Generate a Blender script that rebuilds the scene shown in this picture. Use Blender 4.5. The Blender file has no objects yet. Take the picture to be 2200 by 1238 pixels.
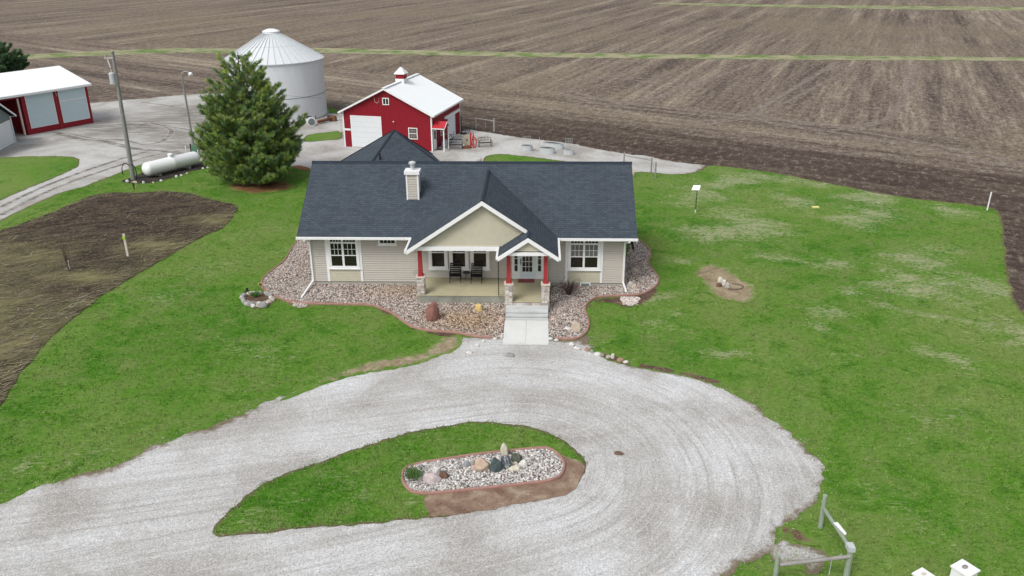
import bpy, math, random
import numpy as np
from mathutils import Vector, Matrix, geometry, noise as mnoise
S = bpy.context.scene
COL = S.collection
# ---------------------------------------------------------------- camera
CX, CY, CH = 3.94079, -46.46056, 19.15442
cam_d = bpy.data.cameras.new('camera'); cam = bpy.data.objects.new('camera', cam_d); COL.objects.link(cam); S.camera = cam
cam_d.sensor_width = 36.0; cam_d.lens = 36.0*1812.0879/2200.0; cam_d.clip_start = .5; cam_d.clip_end = 6000
F_ = Vector((-0.02943115, 0.92345239, -0.38258265)); R_ = Vector((0.99954279, 0.02984282, -0.0048598)); U_ = Vector((-0.00692955, 0.38255076, 0.92390849))
m3 = Matrix((R_, U_, -F_)).transposed()
cam.matrix_world = Matrix.Translation((CX, CY, CH)) @ m3.to_4x4()
# ---------------------------------------------------------------- sky, sun, exposure
SUN_EL, SUN_AZ = math.radians(52), math.radians(215)      # azimuth clockwise from +Y
W = bpy.data.worlds.new('World'); S.world = W; W.use_nodes = True
wn = W.node_tree; bg = wn.nodes['Background']
sky = wn.nodes.new('ShaderNodeTexSky'); sky.sky_type = 'NISHITA'; sky.sun_disc = False
sky.sun_elevation = SUN_EL; sky.sun_rotation = SUN_AZ; sky.air_density = 1.0; sky.dust_density = 4.0; sky.ozone_density = 1.0
hs = wn.nodes.new('ShaderNodeHueSaturation'); hs.inputs['Saturation'].default_value = .30
wn.links.new(sky.outputs[0], hs.inputs['Color']); wn.links.new(hs.outputs[0], bg.inputs['Color']); bg.inputs['Strength'].default_value = .15
sl = bpy.data.lights.new('sun', 'SUN'); sl.energy = 1.3; sl.angle = math.radians(18); sl.color = (1, .97, .92)
sun = bpy.data.objects.new('sun', sl); COL.objects.link(sun)
sd = Vector((math.sin(SUN_AZ)*math.cos(SUN_EL), math.cos(SUN_AZ)*math.cos(SUN_EL), math.sin(SUN_EL)))
sun.rotation_euler = sd.to_track_quat('Z', 'Y').to_euler()
S.view_settings.view_transform = 'Standard'; S.view_settings.look = 'None'; S.view_settings.gamma = 1; S.view_settings.exposure = 0.19
# ---------------------------------------------------------------- measured ground plan (metres)
POLY={'strip_near':[(-118.56,87.93),(-109.3,95.75),(-97.46,101.97),(-90.23,109.39),(-79.12,114.64),(-65.23,119.44),(-48.58,117.77),(-36.51,119.05),(-18.31,115.26),(-1.02,112.32),(31.85,108.67),(85.95,104.38),(121.04,99.97),(117.37,95.1),(83.57,99.75),(30.81,102.55),(-0.82,105.89),(-17.43,108.58),(-34.73,111.39),(-46.48,110.86),(-62.43,112.38),(-75.84,107.94),(-86.61,103.07),(-93.73,96.19),(-104.89,89.88),(-113.61,82.16)],'strip_far':[(36.42,239.44),(46.47,237.95),(80.23,228.48),(118.97,221.19),(143.07,215.7),(200.21,204.98),(190.09,191.56),(137.16,204.19),(113.63,208.35),(95.96,213.27),(64.92,222.56),(45.47,230.99)],'yard':[(-71.13,32.59),(-69.84,43.22),(-63.44,53.72),(-55.08,59.5),(-48.06,63.81),(-42.16,67.69),(-35.97,68.05),(-26.67,61.49),(-22.12,58.01),(-20.22,55.9),(-16.8,47.94),(-11.56,47.97),(-6.34,48.0),(-4.22,43.16),(-3.89,45.29),(-0.87,42.72),(3.57,39.87),(7.78,37.8),(11.63,33.89),(14.59,32.62),(16.47,30.5),(19.27,29.5),(18.76,27.83),(17.47,26.22),(15.4,25.89),(12.91,27.13),(9.62,24.15),(-6.03,21.78),(-14.7,25.4),(-19.02,26.14),(-22.87,27.73),(-27.18,29.04),(-31.0,29.34),(-32.37,28.98),(-33.12,26.8),(-33.86,21.45),(-35.31,18.94),(-35.61,15.36),(-35.75,11.89),(-35.76,8.54),(-37.83,-6.28)],'patch_left':[(-56.29,31.24),(-49.2,30.04),(-47.4,31.5),(-45.02,32.08),(-40.95,32.11),(-39.14,30.49),(-38.14,27.91),(-38.19,25.14),(-38.76,20.96),(-38.98,17.32),(-39.32,14.23),(-39.57,7.3)],'patch_silo':[(-20.37,39.05),(-20.71,41.68),(-19.7,42.6),(-18.36,43.3),(-17.26,44.01),(-16.25,39.51),(-17.93,39.28),(-19.58,38.21)],'patch_silo_far':[(-22.29,58.01),(-21.46,57.4),(-19.97,55.31),(-19.59,53.02),(-20.59,53.58),(-21.46,54.44)],'patch_back':[(-0.94,27.63),(-1.25,30.51),(-1.09,32.3),(-0.22,33.41),(1.34,33.24),(4.27,31.8),(6.84,30.24),(9.52,28.73),(7.32,26.11),(1.61,26.05)],'lawn':[(-37.97,-15.9),(-37.73,0.47),(-35.76,8.54),(-35.95,12.22),(-35.82,15.72),(-35.52,19.34),(-34.07,21.88),(-33.26,27.13),(-32.59,29.5),(-31.88,31.46),(-27.83,30.78),(-23.41,29.42),(-19.77,28.77),(-18.26,28.45),(-16.57,27.3),(-13.05,21.7),(-5.67,19.05),(5.58,20.53),(11.3,25.23),(12.91,27.13),(15.4,25.89),(17.47,26.22),(18.76,27.83),(19.27,29.5),(22.34,28.2),(25.83,25.85),(29.42,22.21),(33.06,18.89),(37.64,17.08),(39.0,16.26),(37.5,12.52),(33.88,4.9),(31.26,-1.17),(30.46,-3.76),(30.44,-8.23),(28.92,-14.44),(24.96,-25.59),(21.59,-31.95),(3.45,-34.66),(-14.16,-35.13),(-28.51,-24.74)],'garden_plot':[(-39.5,2.83),(-37.01,5.93),(-35.19,8.15),(-34.44,9.67),(-33.78,11.37),(-33.16,13.62),(-32.73,16.39),(-32.35,18.71),(-31.27,19.66),(-29.42,19.42),(-28.16,19.7),(-26.42,20.0),(-24.63,19.48),(-22.97,18.3),(-20.61,16.8),(-19.41,16.07),(-19.01,14.87),(-18.69,12.03),(-18.59,10.53),(-19.43,8.69),(-19.86,6.39),(-20.65,2.82),(-21.17,-0.29),(-21.44,-2.54),(-21.53,-4.94),(-21.43,-7.51),(-20.99,-10.08),(-20.69,-11.8),(-20.1,-13.73),(-19.83,-14.92),(-19.36,-17.69),(-19.11,-21.99),(-22.14,-24.59)],'drive':[(-24.26,-28.71),(-19.83,-25.44),(-16.54,-22.2),(-15.88,-21.58),(-15.25,-20.83),(-14.46,-19.95),(-13.42,-19.46),(-12.58,-18.88),(-11.77,-17.69),(-10.48,-16.5),(-8.98,-15.0),(-7.44,-13.12),(-6.03,-11.77),(-4.3,-10.43),(-2.34,-9.8),(-0.82,-8.97),(-0.09,-8.07),(0.01,-6.92),(0.44,-7.14),(1.04,-7.12),(2.13,-6.99),(2.07,-5.51),(4.51,-5.46),(4.5,-7.06),(5.02,-7.32),(6.05,-7.35),(6.59,-6.68),(6.68,-7.77),(7.07,-8.96),(8.15,-9.78),(9.45,-10.29),(10.93,-10.87),(12.09,-11.71),(12.94,-12.78),(13.87,-14.19),(14.33,-15.51),(14.77,-16.76),(15.14,-17.76),(15.07,-18.87),(14.62,-20.08),(13.98,-20.8),(13.08,-21.63),(12.42,-22.29),(12.02,-22.93),(11.63,-23.53),(10.57,-24.14),(9.76,-25.14),(8.7,-27.88),(6.81,-32.34),(-8.97,-34.99),(-17.29,-35.22)],'drive_spill':[(11.8,-22.86),(12.58,-22.59),(12.8,-22.98),(13.21,-23.21),(13.86,-23.0),(13.68,-23.72),(13.06,-24.63),(12.63,-24.56),(12.72,-24.02),(12.29,-24.03),(11.72,-23.81)],'dirt_walk':[(-0.99,-6.49),(-0.04,-6.7),(0.16,-7.85),(-0.11,-8.64),(-0.73,-9.02),(-1.6,-10.08),(-2.69,-10.54),(-4.19,-11.0),(-5.91,-12.31),(-6.97,-13.28),(-7.63,-13.97),(-7.08,-12.86),(-6.1,-11.5),(-4.64,-9.85),(-2.89,-9.21),(-1.87,-8.83),(-1.32,-7.88),(-1.04,-7.17)],'dirt_edging':[(-5.43,-2.98),(-4.58,-3.29),(-3.69,-4.29),(-2.81,-5.6),(-1.73,-6.28),(-0.23,-6.48),(-0.02,-6.92),(-0.9,-7.11),(-2.19,-6.57),(-3.24,-5.61),(-4.13,-4.42),(-5.04,-3.68)],'dirt_left_spout':[(-10.68,-2.28),(-9.15,-2.98),(-8.03,-3.22),(-7.97,-3.48),(-8.91,-3.5),(-9.52,-3.58),(-10.14,-3.26)],'dirt_right':[(6.74,-4.82),(6.6,-3.47),(7.14,-1.82),(8.62,-1.59),(10.58,-0.86),(11.29,1.33),(11.58,0.96),(10.94,-1.2),(9.98,-2.56),(8.87,-3.23),(8.41,-2.59),(7.37,-2.28),(6.91,-3.46),(6.86,-5.42),(6.65,-7.4)],'dirt_right_drive':[(6.48,-7.94),(7.11,-8.45),(8.2,-9.29),(9.5,-9.9),(11.19,-10.58),(12.77,-11.56),(12.51,-12.01),(10.9,-11.05),(9.43,-10.48),(8.13,-10.03),(7.06,-9.21)],'dirt_corner':[(12.52,-22.04),(13.01,-21.89),(13.41,-22.52),(13.7,-22.89),(13.45,-23.21),(13.01,-22.78),(12.64,-22.66),(12.32,-22.55)],'dirt_stones':[(13.36,2.29),(14.53,3.91),(15.5,3.6),(16.26,1.72),(17.01,-0.32),(16.57,-1.78),(15.77,-2.52),(14.72,-2.01),(14.0,-1.08),(13.81,0.93)],'mulch_red':[(-18.48,28.44),(-18.05,28.79),(-16.61,27.8),(-16.36,26.82),(-17.41,27.13),(-18.21,27.78)],'needles':[(-22.44,21.58),(-22.09,22.89),(-19.93,23.66),(-17.43,23.39),(-16.18,21.66),(-16.88,19.98),(-18.55,19.15),(-20.63,19.66)],'mulch_tank':[(-31.99,23.07),(-31.87,23.52),(-31.26,24.91),(-31.5,28.99),(-31.65,31.47),(-29.87,31.48),(-27.87,30.07),(-26.68,29.56),(-25.94,28.71),(-26.0,27.7),(-26.67,26.87),(-27.27,25.9),(-27.62,24.48),(-28.45,23.11),(-28.89,22.52),(-30.07,22.21),(-31.4,22.49)],'island':[(-7.07,-23.01),(-7.31,-22.71),(-7.31,-21.98),(-7.03,-21.01),(-6.59,-20.13),(-5.73,-19.35),(-4.79,-18.7),(-3.86,-17.86),(-2.85,-17.15),(-1.6,-16.41),(-0.1,-15.76),(1.26,-15.35),(2.67,-15.4),(3.87,-15.67),(4.84,-16.45),(5.49,-17.2),(5.79,-17.8),(5.94,-18.61),(5.78,-19.24),(5.39,-20.0),(4.41,-20.54),(3.04,-20.97),(1.86,-21.44),(0.7,-21.74),(-0.61,-22.03),(-2.24,-22.33),(-3.84,-22.6),(-5.45,-22.8),(-6.38,-23.0)],'island_dirt':[(0.12,-21.86),(-0.03,-21.13),(-0.22,-20.42),(1.22,-19.8),(3.89,-19.44),(4.63,-17.66),(5.37,-17.98),(5.88,-18.23),(5.97,-18.61),(5.81,-19.3),(5.41,-20.06),(4.41,-20.6),(3.04,-21.03),(1.86,-21.49),(0.7,-21.79)],'island_bed':[(-1.18,-19.4),(-1.19,-19.12),(-1.14,-18.89),(-1.02,-18.74),(-0.5,-18.47),(0.25,-18.26),(1.59,-17.88),(2.76,-17.61),(4.18,-17.34),(4.5,-17.38),(4.81,-17.73),(5.06,-18.34),(5.07,-18.76),(4.93,-19.2),(4.78,-19.4),(4.28,-19.67),(3.59,-19.78),(2.11,-20.09),(0.84,-20.34),(-0.06,-20.5),(-0.55,-20.46),(-0.83,-20.25),(-1.09,-19.79)],'edge_left':[(-13.34,12.88),(-12.49,8.31),(-12.45,5.97),(-12.38,5.17),(-12.29,3.71),(-12.62,2.08),(-12.77,0.91),(-12.64,0.01),(-12.34,-0.71),(-11.35,-1.81),(-10.32,-2.61),(-9.3,-2.92),(-7.54,-3.02),(-5.43,-2.98),(-4.81,-3.49),(-4.06,-4.11),(-3.4,-5.02),(-2.77,-5.89),(-2.1,-6.29),(-1.09,-6.49),(-0.22,-6.59),(0.42,-6.91),(1.04,-7.12),(1.65,-7.11)],'edge_right':[(4.91,-7.1),(5.39,-7.26),(6.03,-7.24),(6.5,-6.63),(6.72,-5.71),(6.75,-5.12),(6.69,-4.21),(6.6,-3.53),(6.71,-2.82),(7.13,-1.95),(7.69,-1.6),(8.76,-1.45),(9.99,-1.29),(10.6,-0.65),(11.08,0.17),(11.31,1.03),(11.25,2.1),(11.01,3.44),(11.0,4.1),(11.35,5.33),(11.39,6.44),(11.19,7.35),(10.93,8.1),(10.6,9.55)],'bed':[(-13.34,12.88),(-12.49,8.31),(-12.45,5.97),(-12.38,5.17),(-12.29,3.71),(-12.62,2.08),(-12.77,0.91),(-12.64,0.01),(-12.34,-0.71),(-11.35,-1.81),(-10.32,-2.61),(-9.3,-2.92),(-7.54,-3.02),(-5.43,-2.98),(-4.81,-3.49),(-4.06,-4.11),(-3.4,-5.02),(-2.77,-5.89),(-2.1,-6.29),(-1.09,-6.49),(-0.22,-6.59),(0.42,-6.91),(1.04,-7.12),(1.65,-7.11),(2.18,-7.1),(2.4,-5),(4.4,-5),(4.55,-7.11),(4.91,-7.1),(5.39,-7.26),(6.03,-7.24),(6.5,-6.63),(6.72,-5.71),(6.75,-5.12),(6.69,-4.21),(6.6,-3.53),(6.71,-2.82),(7.13,-1.95),(7.69,-1.6),(8.76,-1.45),(9.99,-1.29),(10.6,-0.65),(11.08,0.17),(11.31,1.03),(11.25,2.1),(11.01,3.44),(11.0,4.1),(11.35,5.33),(11.39,6.44),(11.19,7.35),(10.93,8.1),(10.6,9.55),(9.0,1.0),(-9.2,1.0)],'pebble_left':[(-10.04,-2.54),(-9.48,-2.73),(-9.06,-2.92),(-9.0,-3.37),(-9.31,-3.57),(-9.7,-3.32)],'pebble_right':[(8.7,-1.65),(9.16,-1.58),(9.96,-1.63),(9.66,-2.37),(9.29,-2.9),(8.99,-2.84),(8.77,-2.39)],'ring_soil':[(-13.21,-2.33),(-13.22,-1.43),(-12.83,-1.0),(-12.1,-1.13),(-11.3,-1.81),(-10.96,-2.62),(-11.15,-3.41),(-11.72,-3.75),(-12.47,-3.44)],'axis':[(3.33,-18.51),(-28.42,-28.82)]}
FIELD_TRACKS={'t1':([(47.67,29.79),(42.42,37.06),(35.92,45.04),(29.9,50.76),(22.68,54.58),(17.57,57.5),(12.16,60.58),(7.19,70.24)],1.0),'t2':([(6.68,76.12),(9.48,80.35),(15.76,82.54),(20.15,79.02),(24.06,74.07)],0.7),'t3':([(29.41,55.46),(27.82,53.19),(25.54,49.95),(22.61,48.14),(19.17,49.15)],0.8),'t4':([(27.96,52.64),(33.11,61.57),(40.04,74.04),(52.5,97.23)],0.9),'t5':([(29.83,52.65),(42.59,74.03),(55.31,94.52)],0.6),'t6':([(29.08,54.04),(30.8,48.18),(35.92,45.04),(42.01,48.24),(46.85,55.52),(55.26,74.01),(65.53,97.13)],0.8),'t7':([(6.97,61.54),(12.01,58.4),(18.17,62.53),(23.75,72.12),(31.96,84.76),(41.17,100.13)],1.0),'t8':([(-65.77,62.43),(-54.55,64.49),(-43.14,70.29)],0.8)}
YARD_TRACKS={'y1':([(-48.77,43.11),(-45.3,41.52),(-42.43,39.76),(-39.78,39.34),(-38.37,38.92),(-36.24,36.84),(-34.78,37.88),(-35.05,41.14),(-35.86,43.9),(-37.78,46.32),(-40.53,47.83),(-44.19,48.85),(-47.17,49.09)],0.35),'y2':([(-47.79,42.42),(-42.98,38.88),(-41.04,38.9),(-37.86,36.41),(-36.0,35.22),(-33.81,34.46),(-29.55,32.96)],0.6),'y3':([(-46.89,61.13),(-43.1,59.21),(-38.96,56.15),(-35.3,52.4)],0.25),'y4':([(-36.68,13.45),(-36.63,21.41),(-34.73,28.45),(-33.17,32.93),(-29.96,35.27)],0.3),'y5':([(-37.87,15.45),(-37.81,22.12),(-35.97,30.17),(-34.27,34.45)],0.3),'y6':([(-40.0,47.83),(-35.82,45.35),(-32.1,42.29)],0.4)}
ROCKS=[(-1.67, -4.99, 0.73, 0.55, 0.91, 'red', 'tall reddish brown boulder in the stone bed before the porch', None),
(0.72, -3.7, 0.41, 0.31, 0.36, 'yellow', 'small yellow ochre rock in the stone bed before the porch', None),
(-2.22, -2.57, 0.59, 0.18, 0.18, 'pale', 'flat pale rock against the left front corner of the porch slab', None),
(2.06, -5.12, 0.32, 0.24, 0.26, 'pink', 'pinkish rock beside the left foot of the porch steps', None),
(2.14, -7.17, 0.13, 0.1, 0.21, 'white', 'small white stone at the left edge of the front walk slab', None),
(1.79, -7.28, 0.2, 0.15, 0.1, 'white', 'white stone between the curved edging end and the front walk', None),
(1.21, -7.54, 0.18, 0.14, 0.07, 'white', 'white stone touching the left edging end by the gravel drive', None),
(0.93, -8.08, 0.2, 0.15, 0.12, 'white', 'white stone on the gravel drive below the left edging end', None),
(0.6, -8.86, 0.33, 0.25, 0.09, 'white', 'elongated white stone nearest the bare dirt on the gravel drive', None),
(4.66, -7.24, 0.29, 0.17, 0.09, 'white', 'white stone touching the right edge of the front walk slab', None),
(4.97, -7.35, 0.23, 0.17, 0.09, 'white', 'white stone at the start of the right curved edging', None),
(5.72, -7.93, 0.31, 0.24, 0.16, 'white', 'long white stone upper of two in front of the right edging', None),
(5.99, -8.3, 0.34, 0.25, 0.11, 'white', 'long white stone lower of two in front of the right edging', None),
(6.5, -8.46, 0.29, 0.22, 0.16, 'brown', 'round brown stone heading the row along the right lawn edge', None),
(6.71, -8.62, 0.18, 0.13, 0.12, 'grey', 'small grey stone beside the round brown stone on the drive edge', None),
(6.98, -8.89, 0.33, 0.25, 0.09, 'white', 'wide white stone third in the row along the right lawn edge', None),
(7.21, -9.04, 0.16, 0.12, 0.12, 'grey', 'small grey stone in the middle of the row along the lawn edge', None),
(7.49, -9.25, 0.26, 0.19, 0.14, 'pale', 'pale stone left of the upright cream slab on the drive edge', None),
(7.7, -9.31, 0.19, 0.14, 0.23, 'cream', 'upright cream slab in the stone row along the right lawn edge', None),
(8.04, -9.57, 0.32, 0.24, 0.13, 'brown', 'flat tan brown stone right of the upright cream slab', None),
(8.29, -9.73, 0.26, 0.19, 0.08, 'white', 'white stone ending the row along the right lawn edge', None),
(6.03, -6.21, 0.54, 0.4, 0.48, 'tan', 'large tan boulder inside the right end of the stone bed', None),
(5.59, -6.02, 0.37, 0.28, 0.1, 'white', 'flat white stone left of the large tan boulder', None),
(4.83, -4.9, 0.23, 0.17, 0.12, 'pink', 'small pink stone right of the porch steps', None),
(2.61, -9.12, 0.48, 0.36, 0.1, 'grey', 'flat grey stone sunk in the gravel drive before the walk', None),
(4.65, -11.1, 0.16, 0.12, 0.07, 'white', 'lone small white stone on the gravel drive', None),
(10.0, 2.4, 0.47, 0.35, 0.18, 'tan', 'flat tan rock in the side stone bed right of the house', None),
(9.42, -0.1, 0.33, 0.25, 0.32, 'pale', 'pale rounded rock behind the right downspout foot', None),
(9.68, -0.11, 0.44, 0.33, 0.17, 'tan', 'slanted tan rock right of the right downspout foot', None),
(8.64, -0.8, 0.25, 0.19, 0.3, 'pale', 'upright pale rock left of two against the right house corner', None),
(8.89, -0.85, 0.29, 0.21, 0.22, 'pale', 'round pale rock between the downspout and its upright neighbour', None),
(-0.0, -19.64, 0.7, 0.52, 0.29, 'rose', 'large pale rose boulder at the left end of the island bed', None),
(0.09, -19.11, 0.32, 0.24, 0.22, 'white', 'white stone behind the large pale rose boulder', None),
(0.44, -19.44, 0.36, 0.27, 0.25, 'rust', 'dark rust brown stone right of the pale rose boulder', None),
(1.26, -18.65, 0.28, 0.21, 0.19, 'blue', 'blue grey stone at the left end of the island rock row', None),
(1.47, -18.59, 0.19, 0.14, 0.24, 'pale', 'small pale grey stone between the blue grey stone and the tan block', None),
(1.53, -18.9, 0.15, 0.11, 0.17, 'pink', 'small pink stone at the foot of the square tan boulder', None),
(1.89, -18.8, 0.65, 0.48, 0.39, 'tanred', 'big square tan boulder in the island rock row', None),
(2.39, -18.94, 0.45, 0.34, 0.48, 'green', 'dark green boulder right of the square tan boulder', None),
(2.77, -18.72, 0.41, 0.3, 0.47, 'slate', 'dark slate boulder with white veins below the standing stone', None),
(2.69, -17.85, 0.28, 0.21, 0.46, 'cream', 'standing cream stone behind the dark slate boulder', None),
(3.2, -18.32, 0.44, 0.33, 0.34, 'olive', 'dark olive boulder leaning right of the standing stone', None),
(3.45, -18.6, 0.33, 0.25, 0.23, 'white', 'white boulder at the right end of the island rock row', None),
(3.12, -18.51, 0.21, 0.16, 0.1, 'cream', 'small round cream stone above the flat cream stone', None),
(3.11, -18.86, 0.48, 0.31, 0.14, 'cream', 'flat cream stone before the island rock row', None),
(14.93, 0.73, 0.34, 0.26, 0.31, 'cream', 'upright cream stone of the group in the bare lawn patch', None),
(15.06, 0.28, 0.25, 0.19, 0.31, 'white', 'bright white stone in the bare lawn patch', None),
(15.18, -0.09, 0.29, 0.22, 0.28, 'pale', 'pale grey stone right of the bright white stone in the lawn patch', None),
(14.74, 0.12, 0.34, 0.25, 0.2, 'rust', 'low rust brown stone in the bare lawn patch', None),
(12.24, 25.5, 0.33, 0.25, 0.49, 'cream', 'pale boulder behind the right end of the house roof', None),
(-1.6, 30.07, 0.26, 0.2, 0.27, 'pale', 'pale stone left of two behind the house beside the grass patch', None),
(-1.37, 30.42, 0.26, 0.2, 0.31, 'tan', 'tan stone right of two behind the house beside the grass patch', None),
(7.28, -17.62, 0.37, 0.27, 0.04, 'dirt', 'low clod of brown dirt on the gravel drive right of the island', None),
(-31.18, 22.76, 0.26, 0.19, 0.18, 'white', 'white stone left of the utility pole base', None),
(-30.49, 22.59, 0.49, 0.37, 0.14, 'tan', 'long pale stone right below the utility pole base', None),
(-29.59, 22.35, 0.23, 0.17, 0.18, 'white', 'white stone on the mulch edge just right of the pole', None),
(-28.84, 22.55, 0.2, 0.15, 0.08, 'tan', 'small half buried stone on the mulch edge', None),
(-28.35, 23.04, 0.27, 0.2, 0.15, 'white', 'white stone below the left end of the propane tank', None),
(-27.55, 24.32, 0.24, 0.18, 0.18, 'white', 'larger white stone below the middle of the propane tank', None),
(-27.32, 24.84, 0.22, 0.16, 0.13, 'white', 'small white stone below the middle of the propane tank', None),
(-27.07, 25.53, 0.2, 0.15, 0.12, 'tan', 'small tan stone below the right half of the propane tank', None),
(-26.32, 27.28, 0.2, 0.15, 0.12, 'white', 'white stone below the right end of the propane tank', None),
(-26.03, 27.67, 0.2, 0.15, 0.15, 'white', 'white stone farthest right on the mulch edge', None),
(-27.58, 30.64, 0.39, 0.3, 0.25, 'tan', 'tall pale stone beside the green meter box', None),
(-27.67, 30.16, 0.53, 0.16, 0.16, 'tan', 'flat tan stone beside the green meter box', None),
(-12.41, -1.49, 0.27, 0.2, 0.14, 'grey', "grey stone of the small plant ring, at twelve o'clock", 'stones ringing the small plant bed'),
(-12.21, -1.53, 0.29, 0.22, 0.16, 'grey', 'grey stone of the small plant ring, at half past twelve on a clock face', 'stones ringing the small plant bed'),
(-11.89, -1.51, 0.24, 0.18, 0.13, 'tan', "tan stone of the small plant ring, at one o'clock", 'stones ringing the small plant bed'),
(-11.7, -1.67, 0.33, 0.25, 0.18, 'grey', 'grey stone of the small plant ring, at half past one on a clock face', 'stones ringing the small plant bed'),
(-11.49, -1.84, 0.33, 0.25, 0.18, 'grey', "grey stone of the small plant ring, at two o'clock", 'stones ringing the small plant bed'),
(-11.39, -2.16, 0.25, 0.19, 0.13, 'white', 'white stone of the small plant ring, at half past two on a clock face', 'stones ringing the small plant bed'),
(-11.17, -2.42, 0.33, 0.25, 0.18, 'grey', "grey stone of the small plant ring, at three o'clock", 'stones ringing the small plant bed'),
(-11.2, -2.57, 0.3, 0.23, 0.16, 'tan', 'tan stone of the small plant ring, at half past three on a clock face', 'stones ringing the small plant bed'),
(-11.27, -2.78, 0.24, 0.18, 0.13, 'tan', "tan stone of the small plant ring, at four o'clock", 'stones ringing the small plant bed'),
(-11.4, -2.99, 0.24, 0.18, 0.13, 'white', 'white stone of the small plant ring, at half past four on a clock face', 'stones ringing the small plant bed'),
(-11.43, -3.25, 0.27, 0.21, 0.15, 'pale', "pale stone of the small plant ring, at five o'clock", 'stones ringing the small plant bed'),
(-11.63, -3.23, 0.27, 0.2, 0.14, 'grey', 'grey stone of the small plant ring, at half past five on a clock face', 'stones ringing the small plant bed'),
(-11.8, -3.33, 0.2, 0.15, 0.11, 'pale', "pale stone of the small plant ring, at six o'clock", 'stones ringing the small plant bed'),
(-12.05, -3.36, 0.28, 0.21, 0.15, 'white', 'white stone of the small plant ring, at half past six on a clock face', 'stones ringing the small plant bed'),
(-12.27, -3.19, 0.35, 0.26, 0.19, 'grey', "grey stone of the small plant ring, at seven o'clock", 'stones ringing the small plant bed'),
(-12.49, -3.14, 0.3, 0.22, 0.16, 'pale', 'pale stone of the small plant ring, at half past seven on a clock face', 'stones ringing the small plant bed'),
(-12.67, -2.87, 0.32, 0.24, 0.17, 'grey', "grey stone of the small plant ring, at eight o'clock", 'stones ringing the small plant bed'),
(-12.83, -2.61, 0.25, 0.19, 0.13, 'pale', 'pale stone of the small plant ring, at half past eight on a clock face', 'stones ringing the small plant bed'),
(-12.94, -2.37, 0.29, 0.22, 0.16, 'grey', "grey stone of the small plant ring, at nine o'clock", 'stones ringing the small plant bed'),
(-13.08, -2.17, 0.25, 0.19, 0.13, 'pale', 'pale stone of the small plant ring, at half past nine on a clock face', 'stones ringing the small plant bed'),
(-13.04, -1.96, 0.35, 0.26, 0.18, 'grey', "grey stone of the small plant ring, at ten o'clock", 'stones ringing the small plant bed'),
(-12.99, -1.62, 0.21, 0.16, 0.11, 'grey', 'grey stone of the small plant ring, at half past ten on a clock face', 'stones ringing the small plant bed'),
(-12.76, -1.63, 0.31, 0.23, 0.17, 'tan', "tan stone of the small plant ring, at eleven o'clock", 'stones ringing the small plant bed'),
(-12.56, -1.54, 0.3, 0.23, 0.16, 'pale', 'pale stone of the small plant ring, at half past eleven on a clock face', 'stones ringing the small plant bed'),
(-12.83, -2.63, 0.18, 0.14, 0.1, 'white', 'white stone in the inner front row of the small plant ring, leftmost', 'stones ringing the small plant bed'),
(-12.61, -2.73, 0.19, 0.14, 0.1, 'pale', 'pale stone in the inner front row of the small plant ring, second from left', 'stones ringing the small plant bed'),
(-12.46, -2.83, 0.21, 0.15, 0.11, 'grey', 'grey stone in the inner front row of the small plant ring, third from left', 'stones ringing the small plant bed'),
(-12.26, -2.89, 0.2, 0.15, 0.1, 'grey', 'grey stone in the inner front row of the small plant ring, fourth from left', 'stones ringing the small plant bed'),
(-12.11, -2.94, 0.2, 0.15, 0.11, 'grey', 'grey stone in the inner front row of the small plant ring, fifth from left', 'stones ringing the small plant bed'),
(-11.97, -2.95, 0.18, 0.13, 0.09, 'pale', 'pale stone in the inner front row of the small plant ring, middle one', 'stones ringing the small plant bed'),
(-11.84, -2.95, 0.24, 0.18, 0.13, 'white', 'white stone in the inner front row of the small plant ring, fifth from right', 'stones ringing the small plant bed'),
(-11.67, -2.88, 0.17, 0.13, 0.09, 'pale', 'pale stone in the inner front row of the small plant ring, fourth from right', 'stones ringing the small plant bed'),
(-11.55, -2.82, 0.22, 0.16, 0.12, 'grey', 'grey stone in the inner front row of the small plant ring, third from right', 'stones ringing the small plant bed'),
(-11.41, -2.7, 0.17, 0.13, 0.09, 'white', 'white stone in the inner front row of the small plant ring, second from right', 'stones ringing the small plant bed'),
(-11.32, -2.62, 0.27, 0.2, 0.14, 'grey', 'grey stone in the inner front row of the small plant ring, rightmost', 'stones ringing the small plant bed'),
(-11.47, -3.38, 0.52, 0.39, 0.27, 'grey', 'largest grey stone at the front of the small stone ring', None),
(9.24, -1.97, 0.11, 0.08, 0.04, 'pale', 'pale stone in the pile below the right downspout', 'stones piled below the right downspout'),
(8.97, -2.18, 0.12, 0.09, 0.05, 'pink', 'pale stone in the pile below the right downspout', 'stones piled below the right downspout'),
(9.56, -2.22, 0.09, 0.07, 0.03, 'tan', 'pale stone in the pile below the right downspout', 'stones piled below the right downspout'),
(9.0, -2.27, 0.13, 0.1, 0.05, 'pink', 'pale stone in the pile below the right downspout', 'stones piled below the right downspout'),
(9.63, -1.86, 0.09, 0.07, 0.03, 'tan', 'pale stone in the pile below the right downspout', 'stones piled below the right downspout'),
(9.25, -2.71, 0.11, 0.08, 0.04, 'pale', 'pale stone in the pile below the right downspout', 'stones piled below the right downspout'),
(9.28, -1.82, 0.1, 0.07, 0.04, 'white', 'pale stone in the pile below the right downspout', 'stones piled below the right downspout'),
(9.58, -2.64, 0.11, 0.08, 0.04, 'pink', 'pale stone in the pile below the right downspout', 'stones piled below the right downspout'),
(9.5, -2.36, 0.13, 0.1, 0.05, 'white', 'pale stone in the pile below the right downspout', 'stones piled below the right downspout'),
(8.94, -2.54, 0.13, 0.1, 0.05, 'tan', 'pale stone in the pile below the right downspout', 'stones piled below the right downspout'),
(9.6, -2.67, 0.09, 0.07, 0.03, 'tan', 'pale stone in the pile below the right downspout', 'stones piled below the right downspout'),
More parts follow.
